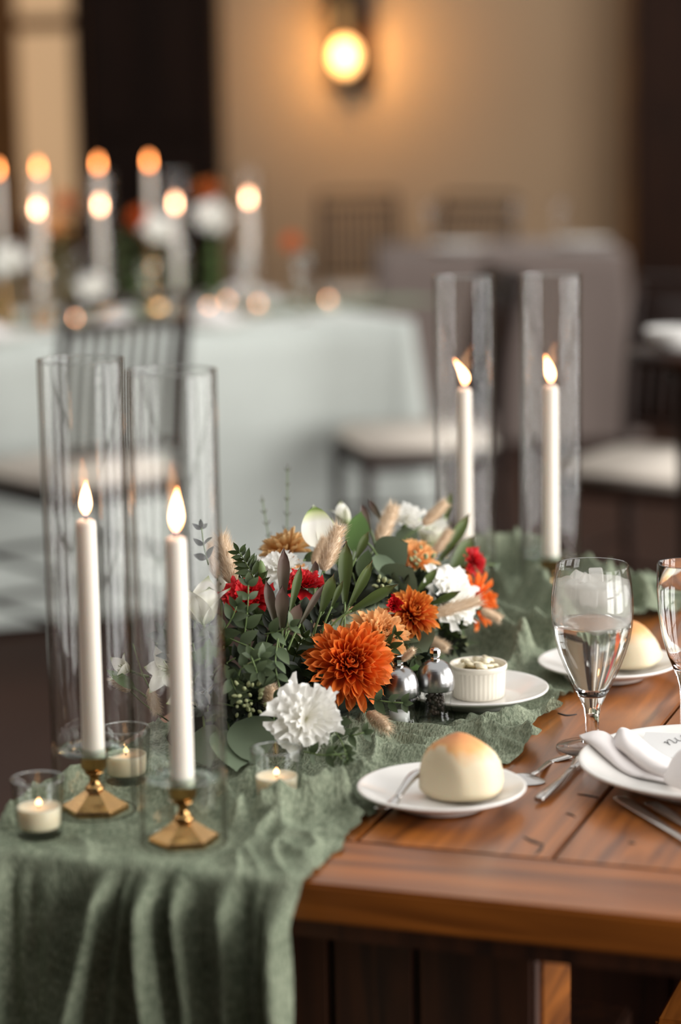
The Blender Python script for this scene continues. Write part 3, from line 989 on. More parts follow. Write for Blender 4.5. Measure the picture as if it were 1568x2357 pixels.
def roll_mesh(sx, sy, sz, seed):
    n, m_ = 36, 18
    v, f, t = [], [], []
    for j in range(m_ + 1):
        th = PI * j / m_
        for k in range(n):
            a = 2 * PI * k / n
            d = Vector((math.sin(th) * math.cos(a), math.sin(th) * math.sin(a), math.cos(th)))
            p = 2.5
            q = (abs(d.x) ** p + abs(d.y) ** p + abs(d.z) ** p) ** (-1 / p)
            x, y, z = d.x * q, d.y * q, d.z * q
            z = z if z > 0 else z * 0.30
            if z > 0:                                   # loaf narrows to its crown
                g = 1 - 0.14 * z
                x, y = x * g, y * g
            s = 1 + 0.10 * noise.noise(d * 1.5 + Vector((seed, 0, 0)))
            x, y, z = x * s, y * s, z * s
            cutd = -0.74 * y - 0.42 * x                 # torn flat side, turned a little away
            if cutd > 0.52: 
                over = (cutd - 0.52) * 0.85
                y += 0.74 * over; x += 0.42 * over
            v.append((x * sx, y * sy, z * sz))
            tt = min(max(z * 1.1 - 0.38, 0), 1) * 0.85
            if cutd > 0.52 and z < 0.9: tt *= 0.2
            t.append(tt)
    for j in range(m_):
        for k in range(n):
            k2 = (k + 1) % n
            f.append((j * n + k, (j + 1) * n + k, (j + 1) * n + k2, j * n + k2))
    zmin = min(q[2] for q in v)
    v = [(a, b, c - zmin) for a, b, c in v]
    return mesh('bread_roll', v, f, 'bread', True, t)
rl = ob('bread_roll', roll_mesh(0.0395, 0.039, 0.044, 1.0), None, T(BREADP[0] + 0.015, BREADP[1] + 0.006, ZR + .0079) @ RZ(0.05)); tag(rl, 'pale golden bread roll beside a butter knife on its plate', 'bread roll', 'bread rolls')
rl2 = ob('bread_roll', roll_mesh(0.038, 0.036, 0.039, 4.0), None, T(BREADP2[0] + 0.017, BREADP2[1] + 0.009, ZR + .0100) @ RZ(-0.1)); tag(rl2, 'pale golden bread roll on the plate behind the ice water goblet', 'bread roll', 'bread rolls')

# butter knife leaning over the bread plate
def knife(name, label, pts, group=None):
    t = thing(name, label, 'knife', group=group)
    p = [Vector(q) for q in pts]
    h = p[0].lerp(p[-1], .52)
    mid = catmull(pts, 9)
    ob('handle', mesh('handle', *sweep([mid[0], mid[1], mid[2], mid[3], mid[4]], [.0045, .0062, .0052, .0038, .0034], [.0026, .0030, .0026, .0022, .0020], 10, steps=18), 'silver'), t)
    ob('blade', mesh('blade', *sweep([mid[4], mid[5], mid[6], mid[7], mid[8]], [.0030, .0062, .0072, .0068, .0022], [.0018, .0010, .0009, .0008, .0006], 8, steps=18), 'silver'), t)
    return t
bx, by = BREADP
knife('butter_knife', 'silver butter knife leaning on the bread plate beside the roll', [(-0.6604,2.0741,0.7897), (-0.6643,2.0571,0.7866), (-0.668,2.0292,0.7769), (-0.6709,2.0147,0.7742), (-0.6793,2,0.7746)])

def spoon(name, label, pts, group=None):
    t = thing(name, label, 'spoon', group=group)
    mid = catmull(pts, 9)
    ob('handle', mesh('handle', *sweep(mid[0:7], [.0050, .0062, .0055, .0040, .0030, .0024, .0028], [.0014, .0016, .0016, .0016, .0016, .0016, .0014], 10, steps=26), 'silver'), t)
    d = (mid[8] - mid[6])
    L = d.length
    c = mid[6].lerp(mid[8], .55)
    L = max(L, .042)
    ang = math.atan2(d.y, d.x)
    v, f = [], []
    nn, mm = 20, 6
    for j in range(mm + 1):
        r = j / mm
        for k in range(nn):
            a = 2 * PI * k / nn
            v.append((r * math.cos(a) * L * .56, r * math.sin(a) * L * .33 * (1 - .15 * math.cos(a)), 0.0075 * (1 - r * r) + .0008))
    for j in range(mm):
        for k in range(nn):
            k2 = (k + 1) % nn
            f.append((j * nn + k, (j + 1) * nn + k, (j + 1) * nn + k2, j * nn + k2))
    ob('bowl', mesh('bowl', v, f, 'silver'), t, Matrix.Translation((c.x, c.y, TZ)) @ RZ(ang))
    return t
spoon('teaspoon', 'silver teaspoon lying face down on the wood before the goblet',
      [(-0.563,2.2597,0.7621), (-0.5709,2.2491,0.7608), (-0.5789,2.2354,0.7604), (-0.5738,2.1791,0.768), (-0.5809,2.1672,0.766), (-0.5951,2.1639,0.761)])
knife('dinner_knife', 'silver dinner knife running from the bare wood under the dinner plate', [(-0.5534,2.1017,0.764), (-0.5504,2.1254,0.765), (-0.5476,2.1774,0.765), (-0.5475,2.229,0.7655), (-0.5459,2.244,0.7668), (-0.545,2.2529,0.768)])
def fork(name, label, a, b, group):
    t = thing(name, label, 'fork', group=group)
    a, b = Vector(a), Vector(b)
    d = (b - a).normalized()
    s = Vector((d.y, -d.x, 0))
    def q(u, w=0, z=0): return a.lerp(b, u) + s * w + Vector((0, 0, z))
    ob('handle', mesh('handle', *sweep([q(0), q(.08), q(.3), q(.5), q(.66), q(.74)], [.0072, .0080, .0055, .0035, .0032, .0075], [.0018, .002, .0018, .0018, .0016, .0012], 10, steps=26), 'silver'), t)
    for k in range(4):
        w = (k - 1.5) * .0044
        ob('tine', mesh('tine', *sweep([q(.73, w), q(.85, w, .001), q(1, w * .9, .003)], [.0016, .0014, .0006], [.001, .001, .0006], 6, steps=7), 'silver'), t)
    return t
fork('dinner_fork', 'silver dinner fork on the wood, nearer the butter knife of the pair', (-0.4829,2.1317,0.763), (-0.3383,1.9402,0.763), 'forks beside the dinner plate')
fork('salad_fork', 'shorter silver fork tucked closer under the dinner plate', (-0.4516,2.1236,0.763), (-0.3289,1.9657,0.763), 'forks beside the dinner plate')

# dinner plate, napkin, menu card
DP = (-0.411,2.2077,0.76)[:2]
dpo = ob('dinner_plate', plate_mesh('dinner_plate', 0.127, rimh=.024, foot=.58), None, T(*DP, TZ + .0002)); tag(dpo, 'large white dinner plate under a folded napkin and menu card', 'plate')
DISH = [(0, .0078), (.080, .0092), (.0914, .0124), (.121, .0242), (.126, .0262), (.131, .0262)]      # height of the plate's upper face
nap = thing('napkin', 'white cloth napkin folded in soft petals on the dinner plate', 'napkin', (DP[0], DP[1], TZ))
def napsheet(curves, nu=40, nv=16):
    v, f = loft(curves, nu, nv)
    v = [q - Vector((DP[0], DP[1], TZ)) for q in v]
    for q in v:                                   # the cloth rests on the plate instead of sinking into it
        r = math.hypot(q.x, q.y)
        if r < 0.131:
            q.z = max(q.z, interp(DISH, r) + 0.0016)
    o = ob('fold', mesh('fold', v, f, 'napkin'), nap)
    md = o.modifiers.new('thick', 'SOLIDIFY'); md.thickness = 0.0022; md.offset = 0
    return o
# outer left petal
napsheet([[(-0.5491,2.2425,0.7881), (-0.534,2.2486,0.7921), (-0.5205,2.2466,0.7901), (-0.5016,2.2359,0.7778), (-0.4724,2.2204,0.7669), (-0.4268,2.2034,0.7625)],
          [(-0.5464,2.2349,0.7886), (-0.5312,2.2258,0.7913), (-0.5138,2.214,0.7879), (-0.4939,2.202,0.778), (-0.4652,2.1868,0.7691), (-0.421,2.1737,0.765)],
          [(-0.5434,2.2297,0.7893), (-0.5291,2.2172,0.7876), (-0.5107,2.201,0.7813), (-0.4901,2.1852,0.7731), (-0.4602,2.173,0.7666), (-0.4182,2.1595,0.7647)],
          [(-0.5422,2.2319,0.7875), (-0.5292,2.2247,0.7821), (-0.5115,2.2083,0.7758), (-0.4905,2.1947,0.7674), (-0.4609,2.1824,0.7605), (-0.42,2.1687,0.7594)]])
# second petal
napsheet([[(-0.5185,2.2605,0.7804), (-0.5117,2.2611,0.7936), (-0.4965,2.2551,0.7906), (-0.4778,2.2448,0.7807), (-0.4562,2.234,0.774), (-0.4218,2.2199,0.772)],
          [(-0.5146,2.2365,0.7827), (-0.5027,2.2255,0.7935), (-0.486,2.2157,0.7905), (-0.4673,2.2038,0.7831), (-0.4473,2.1968,0.7772), (-0.4156,2.188,0.7737)],
          [(-0.5141,2.2302,0.7827), (-0.4977,2.211,0.7874), (-0.4801,2.1969,0.7822), (-0.4616,2.1852,0.7767), (-0.4422,2.1761,0.7723), (-0.412,2.1693,0.7708)],
          [(-0.5129,2.2325,0.7813), (-0.498,2.2201,0.7788), (-0.4798,2.2037,0.7718), (-0.4613,2.192,0.7663), (-0.4423,2.1853,0.7638), (-0.4133,2.1762,0.7637)]])
# front petal rising at the frame edge
napsheet([[(-0.4499,2.1893,0.7765), (-0.4438,2.1874,0.7894), (-0.4322,2.187,0.7998), (-0.4074,2.1859,0.8045)],
          [(-0.4482,2.1728,0.777), (-0.4388,2.1629,0.7872), (-0.4249,2.1589,0.797), (-0.4022,2.1591,0.8013)],
          [(-0.4487,2.1677,0.7741), (-0.436,2.1495,0.7794), (-0.4201,2.1431,0.7842), (-0.3989,2.1425,0.787)],
          [(-0.4486,2.1711,0.7689), (-0.4364,2.156,0.7688), (-0.4199,2.147,0.7698), (-0.3993,2.1457,0.7702)]], 24, 12)
# card: flat rectangle leaning in the folds
card = thing('menu_card', 'white menu card with handwritten letters tucked in the napkin', 'menu card', (DP[0], DP[1], TZ))
c0, c1, c2 = Vector((-0.4918,2.2817,0.7857)), Vector((-0.4257,2.2839,0.7875)), Vector((-0.4898,2.237,0.7731))
ux, uy = (c1 - c0), (c2 - c0)
nrm = ux.cross(uy).normalized()
if nrm.z < 0: nrm = -nrm
org = Vector((DP[0], DP[1], TZ))
cv = []
for dz in (0, 0.0006):
    for a, b in ((0, 0), (1, 0), (1, 1), (0, 1)):
        cv.append(c0 + ux * a + uy * b + nrm * dz - org)
ob('sheet', mesh('sheet', cv, [(0, 1, 2, 3), (7, 6, 5, 4), (0, 4, 5, 1), (1, 5, 6, 2), (2, 6, 7, 3), (3, 7, 4, 0)], 'card', False), card)
def on_card(px):      # px: pen position in card space (0..1, 0..1)
    return c0 + ux * px[0] + uy * px[1] + nrm * 0.0011 - org
def pen(pts):
    P = [on_card(q) for q in pts]
    ob('lettering', mesh('lettering', *sweep(P, [.00035] * len(P), [.0002] * len(P), 6, up=nrm, steps=len(P) * 4), 'ink'), card)
# a handwritten n and u climbing to the right, in card space
L0 = Vector((0.41, 0.55)); dirx = Vector((0.30, -0.42)); diry = Vector((-0.10, -0.16))
def glyph(seq): pen([tuple(L0 + dirx * a + diry * b) for a, b in seq])
glyph([(0.0, .75), (.05, .9), (.08, .5), (.08, .05), (.10, .5), (.18, .95), (.26, .95), (.29, .6), (.29, .1), (.36, .05), (.42, .3)])
glyph([(.48, .9), (.47, .4), (.52, .05), (.62, .1), (.70, .5), (.73, .9), (.72, .4), (.76, .05), (.86, .2)])

# ------------------------------------------------------------------ goblet of iced water
GP = (-0.5504,2.301,0.76)[:2]
gob = thing('water_goblet', 'stemmed goblet of ice water standing on the bare wood', 'glass', (*GP, TZ))
outer = [(0, 0), (0.0350, 0), (0.0362, 0.0012), (0.0355, 0.0024), (0.022, 0.0042), (0.011, 0.0070), (0.0078, 0.0110), (0.0068, 0.019), (0.0070, 0.031), (0.0085, 0.042), (0.0120, 0.0500), (0.0150, 0.0560), (0.0190, 0.0640), (0.0235, 0.0740), (0.0285, 0.0850),
         (0.0335, 0.0980), (0.0378, 0.1130), (0.0402, 0.1280), (0.0410, 0.1420), (0.0404, 0.1580), (0.0384, 0.1740), (0.0362, 0.1872)]
inner = [(0.0358, 0.1885), (0.0347, 0.1876), (0.0366, 0.1738), (0.0387, 0.158), (0.0393, 0.142), (0.0385, 0.1282), (0.0360, 0.1135), (0.0317, 0.0988), (0.0266, 0.0860), (0.0215, 0.0752), (0.0168, 0.0655), (0.0125, 0.0585), (0.006, 0.0555), (0, 0.055)]
ob('foot', mesh('goblet_foot', *lathe(outer[:6] + [(0, 0.0070)], 64), 'clear_wall'), gob)
ob('stem', mesh('goblet_stem', *lathe([(0, 0.0068), (0.0108, 0.0069)] + outer[6:13] + [(0.0125, 0.0585), (0.006, 0.0555), (0, 0.055)], 72), 'goblet_glass'), gob)
ob('bowl', mesh('goblet_bowl', *lathe([(0.0150, 0.0560)] + outer[12:] + inner[:11] + [(0.0142, 0.0600), (0.0150, 0.0560)], 72), 'clear_wall'), gob)
wprof = [(0, 0.0549), (0.006, 0.0554)] + [(r + 0.0001, z) for r, z in reversed(inner[2:12])]
wprof = [(r, z) for r, z in wprof if z < 0.135] + [(0.0380, 0.1300), (0.030, 0.1290), (0, 0.1290)]
ob('water', mesh('goblet_water', *lathe(wprof, 64), 'water'), gob)
rr = random.Random(3)
sl_p = [(0, .1270), (.020, .1262), (.0376, .1275), (.0391, .1330), (.0393, .1420), (.0390, .1500), (.0386, .1580), (.0374, .1680), (.0362, .1715), (.0200, .1735), (0, .1725)]
sv, sf = lathe(sl_p, 48)
sv = [(x, y, z + (.005 * noise.noise((x * 70, y * 70, 3)) if z < .134 else (.0022 * noise.noise((x * 120, y * 120, z * 60)) if z > .170 else 0))) for x, y, z in sv]
tag(ob('crushed_ice', mesh('crushed_ice', sv, sf, 'slush'), gob), 'milky layer of crushed ice', kind='stuff')
for k in range(9):
    s = rr.uniform(0.014, 0.018)
    z = (0.150, 0.166, 0.160)[k % 3] + rr.uniform(-.004, .004)
    a = k * 2.4; q = rr.uniform(.008, .020)
    if k == 0: a, q, z = -0.5, 0.006, 0.1765
    if k == 1: a, q, z = 2.6, 0.020, 0.1700
    v, f = boxm(s, s, s * .9, 0.0012, 1)
    v = [Vector((p.x + .0016 * noise.noise(p * 90 + Vector((k, 0, 0))), p.y, p.z - s / 2)) for p in v]
    ob('ice_cube', mesh('ice_cube', v, f, 'ice_chip', False), gob, T(q * math.cos(a), q * math.sin(a), z) @ RX(rr.uniform(0, 3)) @ RY(rr.uniform(0, 3)))

# champagne flute
FP = (-0.4657,2.3425,0.76)[:2]
fl = thing('champagne_flute', 'empty champagne flute standing behind the dinner plate', 'glass', (*FP, TZ))
fo = [(0, 0), (0.030, 0), (0.0312, 0.001), (0.030, 0.002), (0.012, 0.004), (0.0055, 0.008), (0.0038, 0.018), (0.0036, 0.045), (0.0046, 0.060), (0.0075, 0.070), (0.0110, 0.078), (0.0170, 0.092), (0.0228, 0.112), (0.0268, 0.136), (0.0284, 0.160), (0.0280, 0.1855)]
fi = [(0.0276, 0.1863), (0.0271, 0.1855), (0.0275, 0.160), (0.0259, 0.136), (0.0218, 0.112), (0.0158, 0.092), (0.0092, 0.080), (0.004, 0.0765), (0, 0.0762)]
ob('glass', mesh('flute_glass', *lathe(fo + fi, 64), 'goblet_glass'), fl)

# ------------------------------------------------------------------ salt and pepper mills
def make_mill(loc, label, kind):
    t = thing(kind + '_mill', label, 'mill', (*loc, ZR), group='salt and pepper mills')
    ob('base', mesh('mill_base', *lathe([(0, 0.0035), (0.017, 0.0035), (0.018, 0), (0.0205, 0.0), (0.0212, 0.002), (0.0206, 0.0045), (0.0182, 0.0095), (0.0166, 0.017), (0.0164, 0.024), (0.0178, 0.0285), (0.0192, 0.0305), (0.0190, 0.0335), (0.0165, 0.0348), (0.0150, 0.0352),
        (0.0118, 0.0345), (0.0112, 0.022), (0.0112, 0.0075), (0.0, 0.0072)], 40), 'clear_wall'), t)
    if kind == 'pepper':
        r2 = random.Random(5)
        pm = mesh('peppercorn', *blob(0.0021, 0.0021, 0.0021, 7, 5, .25, 2), 'peppercorn')
        for k in range(110):
            a = r2.uniform(0, 2 * PI); q = 0.0088 * math.sqrt(r2.uniform(0.35, 1)); z = r2.uniform(0.0100, 0.031)
            ob('peppercorn', pm, t, T(q * math.cos(a), q * math.sin(a), z) @ RX(r2.uniform(0, 3)) @ S(r2.uniform(.8, 1.1)))
    else:
        tag(ob('salt', mesh('salt', *lathe([(0, 0.0075), (0.0109, 0.0076), (0.0109, 0.0165), (0.006, 0.018), (0, 0.0175)], 24), 'salt'), t), 'white salt heap in the clear base', kind='stuff')
    dm = ob('dome', mesh('mill_dome', *lathe([(0, 0.0338), (0.0150, 0.0338), (0.0196, 0.0345), (0.0203, 0.0362), (0.0207, 0.041), (0.0205, 0.046), (0.0194, 0.0515), (0.0172, 0.0570), (0.0136, 0.0618), (0.0085, 0.0650), (0.0050, 0.0660), (0, .066)], 48), 'brushed_steel'), t)
    ob('knob', mesh('mill_knob', *lathe([(0, 0.065), (0.0048, 0.0655), (0.0050, 0.0675), (0.0042, 0.0685), (0.0056, 0.0705), (0.0060, 0.0735), (0.0056, 0.0768), (0.0038, 0.0785), (0, 0.0790)], 8), 'chrome', False), dm)
    return t
make_mill(MILL[0], 'clear pepper mill with steel dome, full of black peppercorns', 'pepper')
make_mill(MILL[1], 'clear salt mill with steel dome beside the orange mum', 'salt')

# ------------------------------------------------------------------ butter ramekin
rk = thing('butter_ramekin', 'cream fluted ramekin of butter on a small plate', 'ramekin', (BUTTERP[0] + 0.004, BUTTERP[1] + .002, ZR + .0079))
n = 120
v, f = [], []
prof = [(0.0, 0.0, 0), (0.0265, 0.0, 0), (0.0280, 0.0015, 0), (0.0286, 0.004, 1), (0.0298, 0.029, 1), (0.0300, 0.0305, 0), (0.0312, 0.0318, 0), (0.0314, 0.0355, 0), (0.0306, 0.0370, 0), (0.0290, 0.0362, 0), (0.0280, 0.030, 0), (0.0268, 0.006, 0), (0, 0.005, 0)]
for r, z, fl_ in prof:
    for k in range(n):
        a = 2 * PI * k / n
        q = r - (0.0009 * (0.5 - 0.5 * math.cos(a * 36)) if fl_ else 0)
        v.append((q * math.cos(a), q * math.sin(a), z))
for j in range(len(prof) - 1):
    for k in range(n):
        k2 = (k + 1) % n
        f.append((j * n + k, j * n + k2, (j + 1) * n + k2, (j + 1) * n + k))
ob('dish', mesh('ramekin_dish', v, f, 'cream_porcelain'), rk)
rb = random.Random(8)
for k in range(13):
    a = k * 2.4
    q = 0.0185 * math.sqrt((k + .3) / 13)
    vv, ff = boxm(rb.uniform(.012, .019), rb.uniform(.009, .013), .0045, .0014, 2)
    vv = [Vector((x.x, x.y, x.z + 18 * x.x * x.x)) for x in vv]
    ob('butter_flake', mesh('butter_flake', vv, ff, 'butter'), rk, T(q * math.cos(a), q * math.sin(a), 0.0305 + 0.0016 * (k % 4)) @ RZ(rb.uniform(0, 6)) @ RY(rb.uniform(-.5, .5)) @ RX(rb.uniform(-.4, .4)))
ob('butter_fill', mesh('butter_fill', *lathe([(0, .006), (.0265, .007), (.0277, .030), (0, .031)], 30), 'butter'), rk)

# =================================================================== CENTREPIECE
# ---- shared petal and leaf meshes, unit length along +Z, face towards +Y
def strip(name, m, wfun, bend, cup, nu=3, nv=7, ruffle=0.0, zig=0.0, seed=0, fold=0.0):
    v, t = [], []
    for j in range(nv):
        s = j / (nv - 1)
        w = wfun(s)
        for i in range(nu):
            u = -1 + 2 * i / (nu - 1)
            x = u * w
            z = s
            y = bend * s * s + cup * w * u * u * 1.2 + fold * abs(u) * w
            if ruffle:
                y += ruffle * s ** 4.5 * math.sin(u * 11 + seed * 2.1 + s * 2)
                z += ruffle * 0.4 * s * math.cos(u * 9 + seed)
            if zig and j == nv - 1:
                z += zig * (0.5 if i % 2 else -0.5)
            if nu > 2 and not zig:
                z -= 0.06 * s * u * u
            v.append((x, y, z))
            t.append(s)
    return mesh(name, v, gridf(nu, nv), m, True, t)

def w_spoon(a): return lambda s: a * (0.34 + 0.66 * min(1, s / .72) ** 1.2) * math.sqrt(max(0.0, 1 - max(0, (s - .72) / .28) ** 2)) + 0.003
def w_lance(a): return lambda s: a * math.sin(PI * min(1, 0.04 + 0.94 * s ** 0.85)) ** 0.8 + 0.003
def w_blade(a): return lambda s: a * (min(1, 0.28 + 1.3 * s) * max(0.0, 1 - max(0, (s - .62) / .38) ** 2.4)) + 0.003
def w_round(a): return lambda s: a * max(0.0, math.sin(PI * min(1, s) ** 0.85)) ** 0.6 + 0.006
def w_fan(a): return lambda s: a * (0.10 + 0.90 * s ** 1.1)

PET = {}
for nm in ('orange', 'peach', 'tan', 'bronze'):
    PET[nm] = [strip('%s_petal' % nm, nm + '_petal', w_spoon(0.084), b, 1.1, 3, 12) for b in (0.36, 0.18, -0.04)]
for nm in ('white', 'red'):
    PET[nm] = [strip('%s_ruffle' % nm, nm + '_petal', w_fan(0.72), 0.04, 0.06, 19, 9, 0.095, 0.03, k) for k in range(4)]
PET['lily'] = [strip('lily_petal', 'lily_petal', w_round(0.26), b, 0.35, 5, 8) for b in (-0.20, -0.35)]
LEAF = {
    'green': strip('green_leaf', 'green_leaf', w_lance(0.22), -0.12, 0, 3, 8, fold=0.35),
    'bright': strip('bright_leaf', 'bright_leaf', w_lance(0.24), -0.10, 0, 3, 8, fold=0.3),
    'dark': strip('dark_leaf', 'dark_leaf', w_lance(0.25), -0.15, 0, 3, 6, fold=0.3),
    'dusty': strip('dusty_leaf', 'dusty_leaf', w_round(0.42), -0.06, 0.10, 7, 10),
    'small': strip('small_leaf', 'small_leaf', w_lance(0.27), -0.12, 0, 3, 6, fold=0.3),
    'olive': strip('olive_blade', 'olive_blade', w_blade(0.115), -0.06, 0.4, 5, 10),
    'plum': strip('plum_blade', 'plum_blade', w_blade(0.115), -0.05, 0.4, 5, 10),
    'fern': strip('fern_leaflet', 'green_leaf', w_lance(0.30), -0.10, 0, 3, 5, fold=0.2),
}
TOWARD = Vector((0.3287,-0.9283,0.1736))

def stem_part(parent, pts, r=0.0012, name='stem', m='stem'):
    return ob(name, mesh(name, *sweep(pts, [r] * len(pts), n=6, steps=len(pts) * 3), m), parent)

def long_stem(t, c, z):
    """stem from a bloom straight down to height z, in the bloom's own space"""
    inv = t.matrix_basis.inverted()
    c = Vector(c)
    pts = [c, c + Vector((.006, .01, -.4 * (c.z - z))), Vector((c.x + .004, c.y + .02, z))]
    stem_part(t, [inv @ q for q in pts], .002, 'long_stem')

def mum(c, d, r, kind, label, n=110, top=1.75, inner=0.16, incurve=True, group='chrysanthemums in the centrepiece', st=True, seed=0):
    """phyllotactic head of spoon petals, axis along local Z"""
    rg = random.Random(seed + 40)
    t = thing('chrysanthemum', label, 'flower', group=group, M=frame(c, d, rg.uniform(0, 6)))
    for k in range(n):
        q = (k + 0.5) / n
        th = inner + (top - inner) * q ** 0.62 + rg.uniform(-0.10, 0.10)
        L = r * (0.30 + 0.74 * q ** 0.55) * rg.uniform(0.88, 1.08)
        ph = k * 2.39996 + rg.uniform(-.12, .12)
        me = PET[kind][0 if q < 0.45 else (1 if q < 0.8 else 2)]
        wd = L * (1.0 + 0.5 * (1 - q)) * rg.uniform(.85, 1.2)
        # petal Z tilts th away from axis; its +Y face looks back at the axis
        M = RZ(ph) @ T(0, -0.06 * r * math.sin(th), -0.10 * r * q) @ RX(th) @ S(wd, L, L)
        ob('petal', me, t, M)
    ob('disc', mesh('disc', *blob(0.13 * r, 0.13 * r, 0.10 * r, 10, 6, .2, 4), kind + '_petal', True), t, T(0, 0, 0.05 * r))
    if st:
        stem_part(t, [(0, 0, -0.05 * r), (0, 0.02 * r, -0.7 * r), (0.05 * r, 0.05 * r, -1.3 * r)], 0.0016)
    return t

def carnation(c, d, r, kind, label, n=26, group='carnations in the centrepiece', seed=0, top=1.45):
    rg = random.Random(seed + 5)
    t = thing('carnation', label, 'flower', group=group, M=frame(c, d, rg.uniform(0, 6)))
    for k in range(n):
        q = (k + .5) / n
        th = 0.25 + (top - .25) * q ** 0.6 + rg.uniform(-.14, .14)
        L = r * (0.48 + 0.54 * q) * rg.uniform(.92, 1.06)
        me = PET[kind][k % 4]
        M = RZ(k * 2.39996 + rg.uniform(-.2, .2)) @ T(0, 0, -0.16 * r * q) @ RX(th) @ RZ(rg.uniform(-.2, .2)) @ S(L * (0.85 + .2 * q), L, L)
        ob('petal', me, t, M)
    ob('calyx', mesh('calyx', *lathe([(0, -.62 * r), (.12 * r, -.58 * r), (.16 * r, -.3 * r), (.10 * r, -.08 * r), (0, -.05 * r)], 10), 'stem'), t)
    return t

def lily(c, d, r, label, n=6, open_=0.75, group='alstroemeria blooms in the centrepiece', seed=0):
    rg = random.Random(seed + 77)
    t = thing('alstroemeria', label, 'flower', group=group, M=frame(c, d, rg.uniform(0, 6)))
    for k in range(n):
        L = r * (1.0 if k % 2 else 1.12)
        M = RZ(k * 2 * PI / n + rg.uniform(-.1, .1)) @ RX(open_ * rg.uniform(.75, 1.1)) @ S(L * 1.15, L, L)
        ob('petal', PET['lily'][k % 2], t, M)
    for k in range(4):
        a = k * 1.6
        ob('stamen', mesh('stamen', *sweep([(0, 0, 0), (.06 * r * math.cos(a), .06 * r * math.sin(a), .35 * r), (.16 * r * math.cos(a), .16 * r * math.sin(a), .62 * r)], [.0006] * 3, n=5, steps=6), 'seed'), t)
    stem_part(t, [(0, 0, .02 * r), (0, 0, -.5 * r), (.05 * r, 0, -1.0 * r)], 0.0015)
    return t

HAIR = {}
def hair_mesh(seed):
    rg = random.Random(seed)
    v, f = [], []
    for k in range(1000):
        s = rg.uniform(0.02, 1)
        a = rg.uniform(0, 2 * PI)
        rad = 0.145 * math.sin(PI * min(1, 0.10 + 0.84 * s)) ** 0.42
        p = Vector((rad * math.cos(a), rad * math.sin(a), s))
        d = Vector((math.cos(a) * .7, math.sin(a) * .7, .9 + rg.uniform(-.3, .3))).normalized()
        L = rg.uniform(.08, .30)
        side = d.cross(Vector((rg.uniform(-1, 1), rg.uniform(-1, 1), rg.uniform(-1, 1)))).normalized() * 0.0055
        i = len(v)
        v += [p - side, p + side, p + d * L]
        f.append((i, i + 1, i + 2))
    return mesh('tail_hair', v, f, 'tail_hair', False)
HAIRS = [hair_mesh(1), hair_mesh(2)]
TAILBODY = mesh('tail_body', *lathe([(0, -0.02)] + [(0.145 * math.sin(PI * min(1, 0.10 + 0.84 * s)) ** 0.42, s) for s in [i / 12 for i in range(13)]] + [(0, 1.03)], 16), 'tail_fur')
def bunny(base, tip, label, w=1.0, k=0):
    b, t_ = Vector(base), Vector(tip)
    L = (t_ - b).length
    t = thing('bunny_tail_grass', label, 'dried grass', group='bunny tail grasses in the centrepiece', M=frame(b, t_ - b, k * 1.3))
    ob('head', TAILBODY, t, S(L * w, L * w, L))
    h = ob('fuzz', HAIRS[k % 2], t, S(L * w, L * w, L)); h['kind'] = 'stuff'
    stem_part(t, [(0, 0, 0), (0, 0.003, -0.02), (0.003, 0.004, -0.05)], 0.0008)
    return t

def leafpart(parent, kind, base, tip, width=1.0, roll=0.0, face=None, name='leaf'):
    """leaf object from base to tip in parent space; its face turned to 'face'"""
    b, e = Vector(base), Vector(tip)
    z = (e - b)
    L = z.length
    z.normalize()
    fc = Vector(face) if face is not None else TOWARD
    y = fc - z * fc.dot(z)
    if y.length < 1e-3: y = Vector((0, 0, 1)) - z * z.z
    y.normalize()
    x = y.cross(z)
    M = Matrix(((x.x, y.x, z.x, b.x), (x.y, y.y, z.y, b.y), (x.z, y.z, z.z, b.z), (0, 0, 0, 1))) @ RZ(roll) @ S(L * width, L, L)
    return ob(name, LEAF[kind], parent, M)

def single_leaf(kind, base, tip, label, width=1.0, roll=0.0, face=None, name='leaf_blade', group='single leaves in the centrepiece'):
    t = thing(name, label, 'leaf', base, group=group)
    b = Vector(base)
    leafpart(t, kind, (0, 0, 0), Vector(tip) - b, width, roll, face)
    d = (Vector(tip) - b).normalized()
    stem_part(t, [d * 0.002, -d * 0.012, -d * 0.024 + Vector((0, 0, -.004))], 0.0011, 'leaf_stalk')
    return t

def sprig(pts, kind, n, ll, label, width=1.0, pair=True, group='leaf sprigs in the centrepiece', seed=0, spread=0.9, name='leaf_sprig', r=0.0008, face=None, cat='foliage'):
    rg = random.Random(seed)
    b = Vector(pts[0])
    t = thing(name, label, cat, pts[0], group=group)
    P = [Vector(p) - b for p in pts]
    stem_part(t, P, r)
    C = catmull(P, 40)
    fc = Vector(face) if face is not None else TOWARD
    for k in range(n):
        s = 0.18 + 0.80 * k / max(1, n - 1)
        i = min(int(s * 39), 38)
        p, d = C[i], (C[i + 1] - C[i]).normalized()
        sd = d.cross(fc).normalized()
        for q in ((1, -1) if pair else ((1,) if k % 2 else (-1,))):
            a = spread * rg.uniform(.75, 1.2)
            dd = d * math.cos(a) + sd * q * math.sin(a) + fc * rg.uniform(-.25, .45)
            L = ll * rg.uniform(.8, 1.15) * (1 - .35 * s)
            leafpart(t, kind, p, p + dd.normalized() * L, width, rg.uniform(-.5, .5), fc + Vector((rg.uniform(-.6, .6), rg.uniform(-.4, .4), rg.uniform(-.3, .7))))
    leafpart(t, kind, C[-1], C[-1] + (C[-1] - C[-3]).normalized() * ll * .6, width, 0, fc)
    return t

